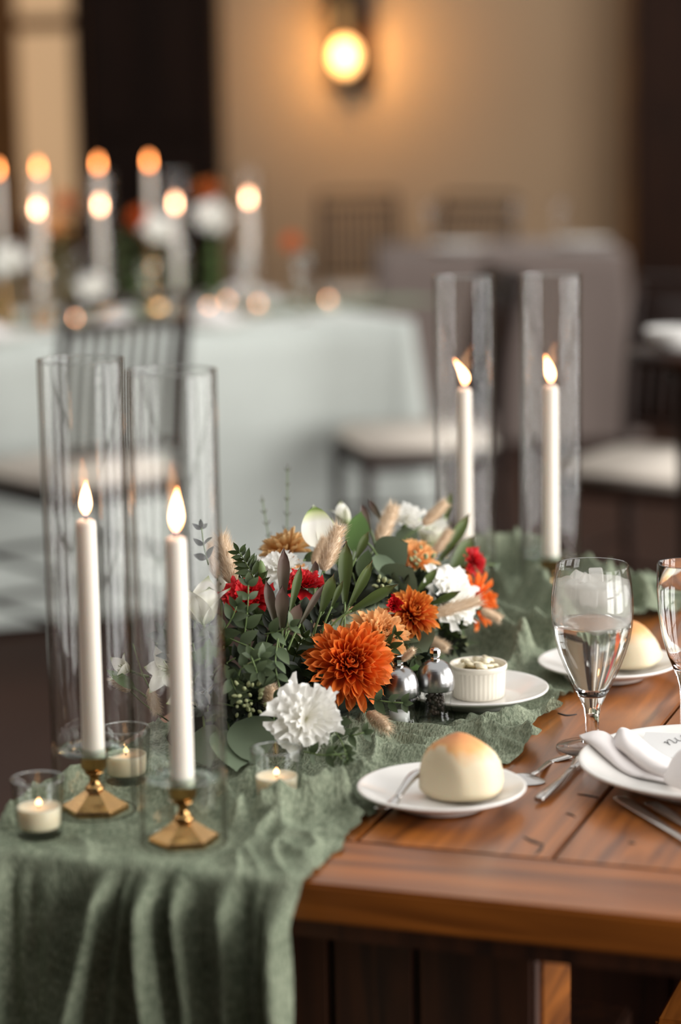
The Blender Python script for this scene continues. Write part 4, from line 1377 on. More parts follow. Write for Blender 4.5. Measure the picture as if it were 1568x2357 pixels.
SEEDM = mesh('seed_pod', *lathe([(0, 0), (.0014, .0008), (.0023, .003), (.0020, .0052), (.0010, .0072), (0, .0078)], 8), 'seed')
def seeded(c, d, label, n=22, r=0.018, seed=0):
    rg = random.Random(seed)
    t = thing('seeded_eucalyptus', label, 'foliage', group='seeded eucalyptus clusters in the centrepiece', M=frame(c, d, 0))
    stem_part(t, [(0, 0, -.04), (0, 0, -.01), (0, 0, .004)], .0011)
    for k in range(n):
        a = k * 2.4
        th = 0.2 + 1.6 * (k / n) ** .7 + rg.uniform(-.3, .3)
        dv = Vector((math.sin(th) * math.cos(a), math.sin(th) * math.sin(a), math.cos(th)))
        p = dv * r * rg.uniform(.35, 1.0)
        ob('seed_pod', SEEDM, t, Matrix.Translation(p) @ (dv + Vector((rg.uniform(-.7, .7), rg.uniform(-.7, .7), rg.uniform(-.4, .7)))).to_track_quat('Z', 'Y').to_matrix().to_4x4() @ S(rg.uniform(.7, 1.05)))
    return t

# ---- dark core that holds the stems
core_pts = [(-0.9533,2.1707,0.7781), (-0.9308,2.2032,0.7941), (-0.8916,2.2611,0.7985), (-0.8486,2.3413,0.8006), (-0.8273,2.4971,0.7871), (-0.8196,2.5688,0.7812), (-0.8159,2.6072,0.7779)]
core_w = [0.008, 0.028, 0.041, 0.044, 0.038, 0.026, 0.008]
core_t = [0.008, 0.028, 0.037, 0.041, 0.035, 0.024, 0.008]
core = ob('floral_foam', mesh('floral_foam', *sweep([(p[0], p[1], TZ + 0.0010 + h_) for p, h_ in zip(core_pts, core_t)], core_w, core_t, 20, steps=40), 'foam'))
tag(core, 'dark moss-covered floral foam hidden beneath the centrepiece flowers', 'floral foam')

# ---- filler foliage over the core
rg = random.Random(21)
cc = catmull([(p[0], p[1], TZ + 0.05) for p in core_pts], 60)
for k in range(92):
    s = rg.uniform(0.06, 0.84)
    i = min(int(s * 59), 58)
    p, d = cc[i], (cc[i + 1] - cc[i]).normalized()
    side = d.cross(Vector((0, 0, 1))).normalized()       # towards the camera side
    a = rg.uniform(-0.35, 2.6)
    out = (side * math.cos(a) + Vector((0, 0, 1)) * math.sin(a)).normalized()
    wr = 0.058 * math.sin(PI * min(max(s, .08), .92)) ** .5
    st = p + out * wr * 0.8
    out2 = (out + d * rg.uniform(-.7, .7) + Vector((0, 0, .25))).normalized()
    L = rg.uniform(.03, .052)
    e = st + out2 * L
    if e.z < TZ + 0.014: e.z = TZ + 0.014 + rg.uniform(0, .01)
    if st.z < TZ + 0.012: st.z = TZ + 0.012
    sprig([st, st.lerp(e, .5) + Vector((0, 0, .004)), e], 'dark' if rg.random() < .75 else 'green', 4, rg.uniform(.020, .030), 'dark green filler sprig tucked among the centrepiece flowers', 0.9, True,
          'filler sprigs in the centrepiece', k, 0.9, 'filler_sprig')

# ---- hero flowers
mum((-0.7912,2.2562,0.8417), (0.391,-0.8052,0.4458), 0.0485, 'orange', 'large vivid orange chrysanthemum beside the salt mill', 165, 1.85, seed=1)
mum((-0.7852,2.3304,0.8527), (0.6266,-0.4397,0.6435), 0.037, 'peach', 'peach chrysanthemum peeking out behind the vivid orange one', 140, 1.75, seed=2)
mum((-0.9189,2.4146,0.9226), (-0.2755,-0.2226,0.9352), 0.036, 'tan', 'tan chrysanthemum under the white petal at the top of the centrepiece', 90, 1.75, seed=3)
mum((-0.7694,2.3978,0.8662), (0.499,-0.6342,0.5905), 0.032, 'bronze', 'red-orange chrysanthemum with a red bud against it', 95, 1.75, seed=4)
mum((-0.8204,2.5619,0.8898), (0.2763,-0.4447,0.852), 0.031, 'peach', 'small peach chrysanthemum behind the round eucalyptus leaves', 70, 1.7, seed=5)
mum((-0.7566,2.5879,0.8392), (0.9606,-0.1757,0.2152), 0.038, 'orange', 'orange chrysanthemum turned toward the back hurricane cylinders', 60, 1.6, seed=6)
mum((-0.9568,2.2541,0.8849), (-0.3122,-0.6592,0.6841), 0.020, 'bronze', 'small closed orange chrysanthemum beside the front candle', 50, 1.2, seed=7)
mum((-0.8931,2.3871,0.8995), (0.4171,-0.232,0.8788), 0.020, 'peach', 'small peach chrysanthemum between the red carnations', 45, 1.4, seed=8)

carnation((-0.7964,2.1381,0.8134), (0.4195,-0.8259,0.3768), 0.037, 'white', 'ruffled white carnation low beside the votive candle', 19, seed=1)
carnation((-0.7624,2.5119,0.8581), (0.8012,-0.386,0.4573), 0.037, 'white', 'ruffled white carnation before the sideways orange chrysanthemum', 26, seed=2)
carnation((-0.8941,2.2328,0.9111), (0.0872,-0.5111,0.8551), 0.027, 'red', 'deep red carnation under the fern tip', 22, seed=3)
carnation((-0.8542,2.2954,0.9115), (0.2699,-0.2716,0.9238), 0.024, 'red', 'deep red carnation behind the plum leaf blades', 20, seed=4)
carnation((-0.7617,2.6029,0.883), (0.8712,-0.2831,0.401), 0.017, 'red', 'small red carnation beside the back hurricane cylinders', 16, seed=5)
carnation((-0.7751,2.3503,0.8824), (0.3767,-0.7423,0.5542), 0.012, 'red', 'tight red carnation bud on the red-orange chrysanthemum', 14, seed=6, top=.7)
carnation((-0.9011,2.3498,0.9168), (0.0374,-0.3817,0.9235), 0.026, 'white', 'ruffled white carnation behind the plum leaf blades', 18, seed=7)
carnation((-0.8508,2.6222,0.9245), (0.1219,-0.3032,0.9451), 0.026, 'white', 'pale white carnation at the top of the centrepiece', 20, seed=8)

LEAF['spathe'] = strip('white_spathe', 'spathe', w_round(0.36), -0.10, 0.30, 7, 12)
sp1 = thing('white_lily', 'large white lily petal with green streak above the tan chrysanthemum', 'flower', (-0.8733,2.3999,0.9304))
for a_, b_, w_, f_ in [((0,0,0), Vector((-0.8824,2.4055,0.9775)) - Vector((-0.8733,2.3999,0.9304)), 1.0, (0.3228,-0.9069,0.2708)), ((0,.004,0), Vector((-0.879,2.437,0.9666)) - Vector((-0.8733,2.3999,0.9304)), .8, (0.7699,-0.5905,0.2421))]:
    leafpart(sp1, 'spathe', a_, b_, w_, 0, f_, 'petal')
stem_part(sp1, [(0, 0, .002), (0, .01, -.03), (.004, .01, -.07)], .0016)
lily((-0.9309,2.2092,0.8833), (-0.0079,-0.0773,0.997), 0.046, 'white trumpet alstroemeria beside the front candle', 5, 0.32, seed=2)
lily((-0.947,2.164,0.8454), (-0.2224,-0.8439,0.4883), 0.030, 'white alstroemeria bloom facing the front candles', 6, 0.9, seed=3)
lily((-0.9289,2.1668,0.8259), (0.4232,-0.9031,0.0729), 0.028, 'white alstroemeria bloom above the low eucalyptus leaf', 6, 0.95, seed=4)
lily((-0.8321,2.6538,0.8852), (0.1592,0.0319,0.9867), 0.040, 'white alstroemeria bloom behind the small peach chrysanthemum', 5, 0.42, seed=5)
lily((-0.9446,2.2928,0.896), (0.0832,0.1081,0.9906), 0.022, 'white alstroemeria bud beside the left bunny tail', 3, 0.15, seed=6)
lily((-0.8927,2.5438,0.9298), (-0.4265,0.0181,0.9043), 0.026, 'slim white alstroemeria bud above the bright green leaf', 3, 0.12, seed=7)
lily((-0.9995,2.1766,0.839), (-0.5587,-0.7083,0.4314), 0.022, 'pale alstroemeria bud between the two front candles', 4, 0.5, seed=8)

for k, (b, e, w, l) in enumerate([
    ((-0.9237,2.2713,0.914), (-0.9415,2.2845,0.9605), 0.95, 'bunny tail grass beside the front hurricane cylinder'),
    ((-0.8496,2.3416,0.9192), (-0.8352,2.355,0.9639), 0.95, 'bunny tail grass leaning before the white alstroemeria'),
    ((-0.843,2.1724,0.8083), (-0.8447,2.1664,0.8371), 1.35, 'short fluffy bunny tail grass above the white carnation'),
    ((-0.7708,2.2541,0.7919), (-0.7423,2.2294,0.7845), 0.95, 'bunny tail grass drooping toward the salt mill'),
    ((-0.8459,2.5149,0.9173), (-0.8342,2.5368,0.9545), 0.95, 'bunny tail grass over the round eucalyptus leaves'),
    ((-0.8203,2.6005,0.9236), (-0.7969,2.6132,0.9472), 0.9, 'bunny tail grass at the top before the back candle'),
    ((-0.8077,2.6009,0.8901), (-0.7919,2.6112,0.9154), 0.9, 'bunny tail grass behind the small peach chrysanthemum'),
    ((-0.7677,2.4464,0.8521), (-0.7186,2.475,0.8663), 0.55, 'long bunny tail grass crossing the far white carnation'),
    ((-0.7778,2.4776,0.8194), (-0.7542,2.4736,0.811), 1.2, 'bunny tail grass pointing at the butter ramekin'),
    ((-0.7555,2.3159,0.8338), (-0.7415,2.3124,0.8466), 1.0, 'small bunny tail grass above the mills'),
    ((-0.7386,2.5541,0.8373), (-0.7166,2.5548,0.8284), 1.2, 'bunny tail grass lying out over the runner'),
    ((-0.976,2.1712,0.8238), (-0.964,2.1608,0.8025), 1.0, 'bunny tail grass hanging behind the front candle'),
    ((-1.0027,2.1821,0.817), (-1.0208,2.1782,0.8304), 1.1, 'bunny tail grass between the two front candles'),
    ((-0.8701,2.3687,0.9185), (-0.86,2.3775,0.9466), 0.9, 'bunny tail grass half hidden behind another bunny tail'),
    ((-0.9543,2.3033,0.9128), (-0.9666,2.3162,0.9471), 0.7, 'slim bunny tail grass behind the front hurricane cylinder')]):
    bunny(b, e, l, w, k)

# upright leucadendron blades
for k, (kd, b, e, w, l) in enumerate([
    ('plum', (-0.858,2.244,0.9027), (-0.8614,2.2587,0.9591), 0.95, 'tall plum-grey blade leaf standing over the red carnations'),
    ('plum', (-0.8592,2.224,0.8844), (-0.8704,2.2288,0.9312), 0.95, 'plum-grey blade leaf leaning toward the fern'),
    ('plum', (-0.8489,2.2164,0.8822), (-0.8509,2.2242,0.9278), 1.3, 'broad plum blade leaf in the middle of the fan'),
    ('plum', (-0.8413,2.2135,0.8811), (-0.8294,2.2179,0.9107), 1.7, 'short broad plum blade leaf before the mum'),
    ('olive', (-0.8457,2.2311,0.8971), (-0.8405,2.2524,0.9434), 0.75, 'narrow olive blade leaf against the red carnation'),
    ('plum', (-0.8361,2.2321,0.884), (-0.8173,2.2571,0.9248), 0.6, 'thin plum blade leaf slanting toward the peach mum'),
    ('olive', (-0.8301,2.2779,0.8872), (-0.8184,2.2895,0.9274), 1.3, 'broad olive blade leaf above the vivid orange mum'),
    ('olive', (-0.8169,2.2731,0.8944), (-0.8064,2.282,0.9222), 0.9, 'short olive blade leaf above the vivid orange mum'),
    ('olive', (-0.8135,2.3062,0.8923), (-0.8184,2.3273,0.9567), 0.95, 'tall pale olive blade leaf rising above the vivid orange mum'),
    ('olive', (-0.8031,2.2885,0.8929), (-0.7812,2.3052,0.9408), 0.85, 'olive blade leaf with dark tip slanting over the peach mum'),
    ('olive', (-0.7951,2.2698,0.8928), (-0.7474,2.2813,0.9219), 0.85, 'long olive blade leaf with red edge reaching over the peach mum'),
    ('olive', (-0.8375,2.4103,0.9179), (-0.8247,2.4204,0.948), 1.2, 'green blade leaf below the bright green leaf'),
    ('olive', (-0.7921,2.4818,0.869), (-0.7699,2.4948,0.8964), 1.1, 'green blade leaf beside the small peach mum'),
    ('olive', (-0.7764,2.4743,0.8568), (-0.7397,2.4799,0.8747), 0.9, 'green blade leaf crossing the far white carnation'),
    ('olive', (-0.804,2.609,0.8806), (-0.7743,2.6402,0.9334), 0.85, 'long dark green blade leaf before the back candle'),
    ('olive', (-0.8199,2.672,0.9016), (-0.8134,2.694,0.9495), 0.7, 'tall slim green blade leaf at the top before the back candle'),
    ('plum', (-0.8619,2.5761,0.9295), (-0.8812,2.5847,0.9544), 1.0, 'pale plum blade leaf at the very top'),
    ('plum', (-0.8731,2.5699,0.9175), (-0.8885,2.5811,0.9487), 1.0, 'dark plum blade leaf at the very top'),
    ('plum', (-0.8539,2.3277,0.911), (-0.854,2.3315,0.9312), 1.6, 'short dark green leaf by the leaning bunny tail'),
    ('olive', (-0.8004,2.6274,0.8568), (-0.7805,2.6751,0.9014), 1.2, 'grey-green blade leaf behind the small red carnation')]):
    single_leaf(kd, b, e, l, w, 0.15 * math.sin(k * 2.3), None, 'leucadendron_leaf')

# round eucalyptus and broad leaves
for k, (kd, b, e, w, fc, l) in enumerate([
    ('dusty', (-0.8622,2.1598,0.8065), (-0.8356,2.0993,0.778), 0.82, (0.2159,-0.8876,0.4069), 'round dusty eucalyptus leaf hanging over the votive cup'),
    ('dusty', (-0.882,2.1504,0.7933), (-0.8497,2.0882,0.7739), 0.74, (0.4896,-0.797,0.3536), 'round dusty eucalyptus leaf beside the front candlestick'),
    ('dusty', (-0.9076,2.1473,0.7966), (-0.8867,2.1061,0.7673), 0.75, (0.0395,-0.9637,0.2639), 'round dusty eucalyptus leaf behind the front candle'),
    ('dusty', (-0.8331,2.4731,0.9003), (-0.7975,2.4692,0.927), 1.2, (0.3025,-0.8406,0.4493), 'large round eucalyptus leaf at the centre of the upper flowers'),
    ('dusty', (-0.8114,2.4444,0.878), (-0.7789,2.4289,0.9068), 1.25, (0.4146,-0.8697,0.2679), 'round eucalyptus leaf over the red-orange mum'),
    ('dusty', (-0.8292,2.4559,0.9159), (-0.7951,2.4297,0.8843), 0.62, (0.7529,-0.5634,0.3402), 'folded eucalyptus leaf turned edge on beside a round one'),
    ('dusty', (-0.8535,2.605,0.8953), (-0.8322,2.6165,0.9161), 1.0, (0.2892,-0.7992,0.5269), 'pale round eucalyptus leaf near the top flowers'),
    ('dusty', (-0.7869,2.4132,0.838), (-0.7464,2.3728,0.833), 1.1, (0.4825,-0.7808,0.3969), 'round eucalyptus leaf right above the mills'),
    ('dusty', (-0.7983,2.4109,0.8474), (-0.7679,2.3768,0.8378), 0.7, (-0.042,-0.7653,0.6424), 'small eucalyptus leaf beside the peach mum'),
    ('dusty', (-0.9264,2.186,0.8663), (-0.9022,2.1882,0.8896), 0.85, (0.1121,-0.8462,0.5209), 'pale green leaf behind the front candle flame end'),
    ('bright', (-0.9295,2.169,0.8387), (-0.911,2.1723,0.8792), 1.2, (0.0349,-0.935,0.353), 'broad green leaf beside the trumpet alstroemeria'),
    ('bright', (-0.9242,2.1629,0.8539), (-0.8955,2.1659,0.8728), 1.3, (0.3577,-0.7223,0.5919), 'broad light green leaf left of the small-leaf sprigs'),
    ('bright', (-0.8586,2.4669,0.9148), (-0.8593,2.4961,0.9573), 1.1, (0.3228,-0.9069,0.2708), 'bright green upright leaf at the top of the centrepiece'),
    ('bright', (-0.8737,2.4589,0.9009), (-0.8872,2.4694,0.9251), 1.0, (0.3025,-0.8406,0.4493), 'bright green leaf behind the leaning bunny tail'),
    ('green', (-0.8314,2.4088,0.8985), (-0.8271,2.4267,0.9287), 1.1, (0.3025,-0.8406,0.4493), 'dark green leaf between olive blades'),
    ('green', (-0.7853,2.5595,0.8108), (-0.7614,2.5221,0.7956), 1.0, (0.4566,-0.7253,0.5153), 'dark green leaf under the far white carnation'),
    ('green', (-0.8895,2.3918,0.9178), (-0.8714,2.3999,0.9267), 1.2, (0.2747,-0.7548,0.5957), 'dark green leaf under the standing white bloom'),
    ('bright', (-0.9905,2.1662,0.824), (-1.0182,2.1601,0.8439), 0.7, (0.2892,-0.7992,0.5269), 'pale green leaf reaching between the two front candles'),
    ('bright', (-0.7666,2.3718,0.8083), (-0.7261,2.429,0.8071), 0.5, (0.1376,-0.3488,0.927), 'slim green leaf reaching behind the pepper mill'),
    ('green', (-0.7863,2.596,0.7771), (-0.7594,2.6288,0.7868), 0.8, (0.1376,-0.3488,0.927), 'dark green leaf low before the back hurricane cylinders')]):
    single_leaf(kd, b, e, l, w, 0, fc, 'eucalyptus_leaf' if kd == 'dusty' else 'broad_leaf')

# small-leaf sprigs
SP = [([(-0.8812,2.1933,0.8773), (-0.8755,2.1904,0.9085), (-0.8758,2.1947,0.9319)], 4, .022, 'upright small-leaf sprig before the red carnation under the fern'),
      ([(-0.8421,2.1862,0.8804), (-0.8382,2.1673,0.8585), (-0.8291,2.1555,0.8356)], 4, .022, 'small-leaf sprig hanging beside the vivid orange mum'),
      ([(-0.8906,2.1795,0.8789), (-0.8583,2.1678,0.8703), (-0.8499,2.1569,0.8536)], 4, .024, 'small-leaf sprig arching in the middle of the dark foliage'),
      ([(-0.8749,2.1548,0.8325), (-0.8699,2.1554,0.8548), (-0.8504,2.159,0.8662)], 3, .022, 'looping small-leaf sprig over the seed pods'),
      ([(-0.8524,2.1619,0.828), (-0.853,2.1554,0.8515), (-0.8576,2.1517,0.8696)], 3, .021, 'small-leaf sprig rising from the seed pods'),
      ([(-0.7868,2.1818,0.81), (-0.7617,2.161,0.7952), (-0.7449,2.1621,0.7979)], 3, .018, 'small-leaf sprig reaching past the white carnation'),
      ([(-0.7771,2.1666,0.7969), (-0.7571,2.135,0.7915), (-0.7413,2.102,0.7866)], 3, .016, 'small-leaf sprig touching the runner by the white carnation'),
      ([(-0.7635,2.2337,0.8129), (-0.7439,2.2297,0.8121), (-0.7267,2.2304,0.8119)], 3, .018, 'small-leaf sprig crossing before the salt mill'),
      ([(-0.7713,2.3607,0.844), (-0.7593,2.353,0.8381), (-0.7505,2.349,0.8288)], 3, .018, 'small-leaf sprig above the salt mill'),
      ([(-0.8581,2.1917,0.8826), (-0.8384,2.1891,0.8888), (-0.8296,2.1878,0.8941)], 2, .022, 'short small-leaf sprig beneath the plum blades'),
      ([(-0.7894,2.4607,0.8662), (-0.7765,2.4544,0.8658), (-0.7631,2.4475,0.8608)], 3, .018, 'small-leaf sprig over the red-orange mum'),
      ([(-0.89,2.1654,0.86), (-0.8775,2.1504,0.8423), (-0.8698,2.1455,0.8308)], 4, .020, 'small-leaf sprig by the front hurricane cylinder'),
      ([(-0.9066,2.1842,0.8769), (-0.8913,2.1824,0.896), (-0.884,2.1826,0.9118)], 3, .022, 'small-leaf sprig below the white alstroemeria bud'),
      ([(-0.9483,2.2664,0.9342), (-0.9533,2.2679,0.952), (-0.9568,2.2704,0.972)], 3, .016, 'thin dark sprig standing above the front candle holder'),
      ([(-0.7856,2.6751,0.8534), (-0.7767,2.6905,0.8612), (-0.7649,2.705,0.8591)], 3, .015, 'thin sprig beside the small red carnation'),
      ([(-0.7892,2.1123,0.7886), (-0.7663,2.1044,0.7891), (-0.7448,2.1122,0.7899)], 3, .016, 'dark sprig lying on the runner below the white carnation')]
for k, (p, n_, ll, l) in enumerate(SP):
    sprig(p, 'small' if k not in (13,) else 'dark', n_, ll, l, 1.0, True, 'small-leaf sprigs in the centrepiece', 100 + k)

# fern fronds
def fern(pts, label, n=7, ll=.016, seed=0):
    return sprig(pts, 'fern', n, ll, label, 0.62, True, 'fern fronds in the centrepiece', seed, 1.0, 'fern_frond', .0007)
fern([(-0.8853,2.2514,0.9078), (-0.8947,2.2524,0.9306), (-0.91,2.2563,0.9518)], 'dark green fern frond standing beside the red carnation', 12, .020)
fern([(-0.8929,2.2713,0.9133), (-0.9017,2.2634,0.9167), (-0.9097,2.2558,0.9201)], 'small fern frond lying over the red carnation', 6, .014, 2)
fern([(-0.7706,2.135,0.7883), (-0.7525,2.1091,0.788), (-0.7411,2.0965,0.7855)], 'small fern frond touching the runner', 5, .010, 3)
ob_bud = thing('flower_bud', 'closed green flower bud beside the fern frond', 'flower bud', (-0.8875,2.2593,0.9251))
ob('bud', mesh('bud', *lathe([(0, 0), (.004, .002), (.0052, .006), (.0048, .011), (.0025, .0165), (0, .019)], 12), 'stem'), ob_bud)
stem_part(ob_bud, [(0, 0, .001), (0.001, 0, -.02), (.003, 0, -.04)], .001)

seeded((-0.8617,2.1526,0.8243), (0.2278,-0.9352,0.271), 'seeded eucalyptus pods above the dusty leaf by the votive', 26, .018, 1)
seeded((-0.7798,2.4176,0.848), (0.4045,-0.8407,0.3601), 'seeded eucalyptus pods under the red-orange mum', 18, .014, 2)
seeded((-0.8065,2.5345,0.8898), (0.391,-0.8052,0.4458), 'seeded eucalyptus pods on the small peach mum', 20, .018, 3)
seeded((-0.8067,2.4054,0.891), (0.4746,-0.7633,0.4383), 'seeded eucalyptus pods between olive blades', 12, .010, 4)
seeded((-0.7788,2.5799,0.7925), (0.5674,-0.748,0.3443), 'seeded eucalyptus pods low beside the far white carnation', 12, .012, 5)
# wispy dried grass behind the flowers
for k, (b, e, l) in enumerate([((-0.9484,2.4635,0.8369), (-0.9806,2.5875,0.9845), 'feathery dusky grass plume behind the tan chrysanthemum'), ((-0.953,2.4619,0.8369), (-1.0065,2.5717,0.9493), 'short dusky grass plume behind the tan chrysanthemum')]):
    sprig([b, Vector(b).lerp(Vector(e), .5) + Vector((.004, 0, 0)), e], 'plum', 9, .011, l, 0.7, True, 'grass plumes behind the centrepiece', 300 + k, .5, 'grass_plume', .0006)

# =================================================================== BACKGROUND
# ---- chairs
CH = {}
def chair_proto():
    t = thing('ballroom_chair', 'x', 'chair')
    w, dpt, sh, bh = 0.40, 0.40, 0.44, 0.92
    for sx in (-1, 1):
        ob('leg', mesh('front_leg', *sweep([(sx * .19, .19, 0), (sx * .185, .185, .2), (sx * .18, .18, sh)], [.012, .015, .017], n=8, steps=8), 'chair_wood'), t)
        ob('leg', mesh('rear_leg', *sweep([(sx * .19, -.23, 0), (sx * .18, -.19, .25), (sx * .18, -.18, sh), (sx * .18, -.20, .7), (sx * .175, -.245, bh)], [.012, .015, .017, .015, .013], n=8, steps=16), 'chair_wood'), t)
    st_ = ob('seat', mesh('seat', *boxm(w, dpt, .035, .008), 'chair_wood', False), t, T(0, 0, sh - .02))
    ob('cushion', mesh('cushion', *boxm(w - .02, dpt - .02, .05, .02, 3), 'cushion'), st_, T(0, 0, .034))
    for z, y in ((.55, -.186), (.86, -.235), (bh, -.247)):
        ob('back_rail', mesh('back_rail', *sweep([(-.18, y, z), (0, y - .012, z), (.18, y, z)], [.011, .012, .011], n=8, steps=9), 'chair_wood'), t)
    for k in range(9):
        x = -.144 + k * .036
        ob('spindle', mesh('spindle', *sweep([(x, -.188, .55), (x, -.208, .70), (x, -.24, .86)], [.008, .009, .008], n=6, steps=7), 'chair_wood'), t)
    for z in (.14, .26):
        for sx in (-1, 1):
            ob('stretcher', mesh('stretcher', *sweep([(sx * .187, -.2, z), (sx * .187, .186, z)], [.008, .008], n=6, steps=3), 'chair_wood'), t)
        ob('stretcher', mesh('stretcher', *sweep([(-.187, .186, z), (.187, .186, z)], [.008, .008], n=6, steps=3), 'chair_wood'), t)
    return t
cp = chair_proto()
# table A runs along angle 47 degrees; its face towards the camera has normal (0.73,-0.68)
AX = Vector((math.cos(math.radians(47)), math.sin(math.radians(47)), 0))
AN = Vector((AX.y, -AX.x, 0))
A0 = Vector((-2.9343,5.6412,0.76)) - Vector((0, 0, TZ))         # a point on its near edge
def apt(s, d, z=0.0): return A0 + AX * s - AN * d + Vector((0, 0, z))   # s along, d inward
def place_chair(loc, rz, label, group, first=[True]):
    M = Matrix.Translation((loc[0], loc[1], 0)) @ RZ(rz)
    if first[0]:
        first[0] = False
        cp.matrix_basis = M
        cp['label'] = label; cp['group'] = group
        return cp
    return copy_tree(cp, None, M, label, group)
face_A = math.atan2(-AN.y, -AN.x) - PI / 2           # chair front (+Y) towards the table
GA, GB = 'chairs at the candlelit far table', 'chairs at the back of the room'
place_chair(apt(0.07, -0.36), face_A + .2, 'dark wooden ballroom chair with its back in front of the candlelit table', GA)
ce = (-1.9823,6.1749,0.48)
ec = place_chair((ce[0] + .02, ce[1]), math.radians(122), 'dark wooden ballroom chair at the end of the candlelit table', GA)
ob('crest', mesh('crest', *boxm(.37, .022, .085, .006), 'chair_wood'), ec, T(0, -.245, .845))
cr_ = (-1.2601,5.8456,0.47)
ac = place_chair((cr_[0] + .03, cr_[1]), math.radians(166), 'dark wooden ballroom chair with cream cushion turned sideways on the aisle', 'chairs on the aisle')
tag(ob('woven_back', mesh('woven_back', *boxm(.345, .012, .34, .004), 'chair_wood'), ac, T(0, -.205, .55) @ RX(.1)), 'dark woven back panel')
c2p = (-3.6208,10.5369,0.92); place_chair((c2p[0], c2p[1]), math.radians(200), 'dark wooden ballroom chair against the plaster wall under the sconce', GB)
c3p = (-3.0934,10.2985,0.92); place_chair((c3p[0], c3p[1]), math.radians(170), 'dark wooden ballroom chair at the wall, nearer the mauve table', GB)

# ---- clothed tables
def clothed(name, label, center, ang, lx, ly, m, legs_m='dark_wood', drop=0.74, seed=0):
    t = thing(name, label, 'table', (center[0], center[1], 0), ang)
    ob('top', mesh('top', *boxm(lx - .02, ly - .02, .03, .004), legs_m, False), t, T(0, 0, TZ - .034))
    for sx in (-1, 1):
        for sy in (-1, 1):
            ob('leg', mesh('leg', *boxm(.05, .05, TZ - .034), legs_m, False), t, T(sx * (lx / 2 - .08), sy * (ly / 2 - .08), 0))
    # cloth: rounded rectangle outline swept down with soft folds
    n = 260
    per = 2 * (lx + ly)
    v, f = [], []
    def outline(k):
        s = per * k / n
        if s < lx: return Vector((-lx / 2 + s, -ly / 2, 0)), Vector((0, -1, 0))
        s -= lx
        if s < ly: return Vector((lx / 2, -ly / 2 + s, 0)), Vector((1, 0, 0))
        s -= ly
        if s < lx: return Vector((lx / 2 - s, ly / 2, 0)), Vector((0, 1, 0))
        s -= lx
        return Vector((-lx / 2, ly / 2 - s, 0)), Vector((-1, 0, 0))
    rows = 12
    for j in range(rows + 1):
        q = j / rows
        for k in range(n):
            p, nn = outline(k)
            s = per * k / n
            fold = (0.5 + 0.5 * math.sin(s * 13 + 2 * noise.noise((s * 2, 0, seed)))) * 0.035 * q + 0.02 * noise.noise((s * 3, seed, 1)) * q
            cor = min(abs(p.x) - (lx / 2 - .12), abs(p.y) - (ly / 2 - .12))
            ex = max(0, cor) * 0.5 * q
            v.append((p.x + nn.x * (fold + .006) + (ex if p.x > 0 else -ex), p.y + nn.y * (fold + .006) + (ex if p.y > 0 else -ex), TZ - drop * q))
    for j in range(rows):
        for k in range(n):
            k2 = (k + 1) % n
            f.append((j * n + k, (j + 1) * n + k, (j + 1) * n + k2, j * n + k2))
    f.append(tuple(range(n)))
    c = ob('tablecloth', mesh('tablecloth', v, f, m), None, T(center[0], center[1], 0) @ RZ(ang))
    return t, c
LA, WA = 3.0, 1.0
ca = apt(1.24 - LA / 2, WA / 2)
tA, clA = clothed('banquet_table', 'long banquet table under a white cloth, full of candles', ca, math.radians(47), LA, WA, 'white_cloth')
tag(clA, 'white tablecloth hanging to the floor from the candlelit table', 'tablecloth')
cb = Vector((-2.6912,9.4101,0.76)); cb.z = 0
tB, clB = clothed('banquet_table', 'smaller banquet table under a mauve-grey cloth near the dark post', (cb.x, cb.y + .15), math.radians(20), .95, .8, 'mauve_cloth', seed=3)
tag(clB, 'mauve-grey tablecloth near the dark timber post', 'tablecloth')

# ---- table A dressing
ra = ob('table_runner', mesh('far_runner', *[(lambda g: (g[0], g[1]))(loft([[apt(-1.1 + i * .3, .40 + .06 * math.sin(i * 1.7) + o, TZ + .0025) for i in range(10)] for k, o in enumerate((0, .12, .24))], 60, 9))][0], 'gauze'))
tag(ra, 'green gauze runner along the candlelit white table', 'table runner')
FZ = .0027                       # things on the far runner stand on it
FAROBS = []                      # footprints on the far table: s, d, radius
def far_candle(s, d, h, label, stick=0.048, tall=True):
    p = apt(s, d)
    hz = TZ + FZ
    FAROBS.append((s, d, .036 if tall else .030))
    t = thing('taper_candle', 'lit taper candle ' + label, 'candle', (p.x, p.y, hz + stick), group='taper candles on the candlelit far table')
    if round(h, 3) not in CANDLE_BODY:
        CANDLE_BODY[round(h, 3)] = mesh('candle_body', *lathe([(0, 0), (0.0104, 0), (0.0098, h * .5), (0.0092, h - 0.006), (0.006, h), (0, h - 0.002)], 16), 'candle_wax')
    wx = ob('wax', CANDLE_BODY[round(h, 3)], t)
    ob('wick', mesh('wick', *sweep([(0, 0, h - .002), (0.0004, 0, h + 0.004), (0.0012, 0, h + 0.009)], [0.0008] * 3, n=5, steps=4), 'wick'), wx)
    ob('flame', FARFLAME if tall else GLINTFLAME, t, T(0, 0, h + 0.003))
    st = make_stick((p.x, p.y), 'small brass candlestick ' + label, 'brass candlesticks on the candlelit far table')
    st.matrix_basis = T(p.x, p.y, hz) @ S(1, 1, stick / .048)
    if tall:
        hu = copy_tree(HUR0, None, T(p.x, p.y, hz), 'tall glass hurricane cylinder ' + label, 'hurricane cylinders on the candlelit far table')
HUR0 = [o for o in COL.objects if o.name.startswith('hurricane_cylinder')][0]
GLINTFLAME = flame_mesh('glint_flame', 0.040, 0.0066, 0.0, 'glint_flame')
FARFLAME = flame_mesh('far_flame', 0.040, 0.0066, 0.0, 'far_flame')
def sd(px): # table point -> (s, d)
    q = Vector((px[0], px[1], 0)) - Vector((A0.x, A0.y, 0))
    return q.dot(AX), -q.dot(AN)
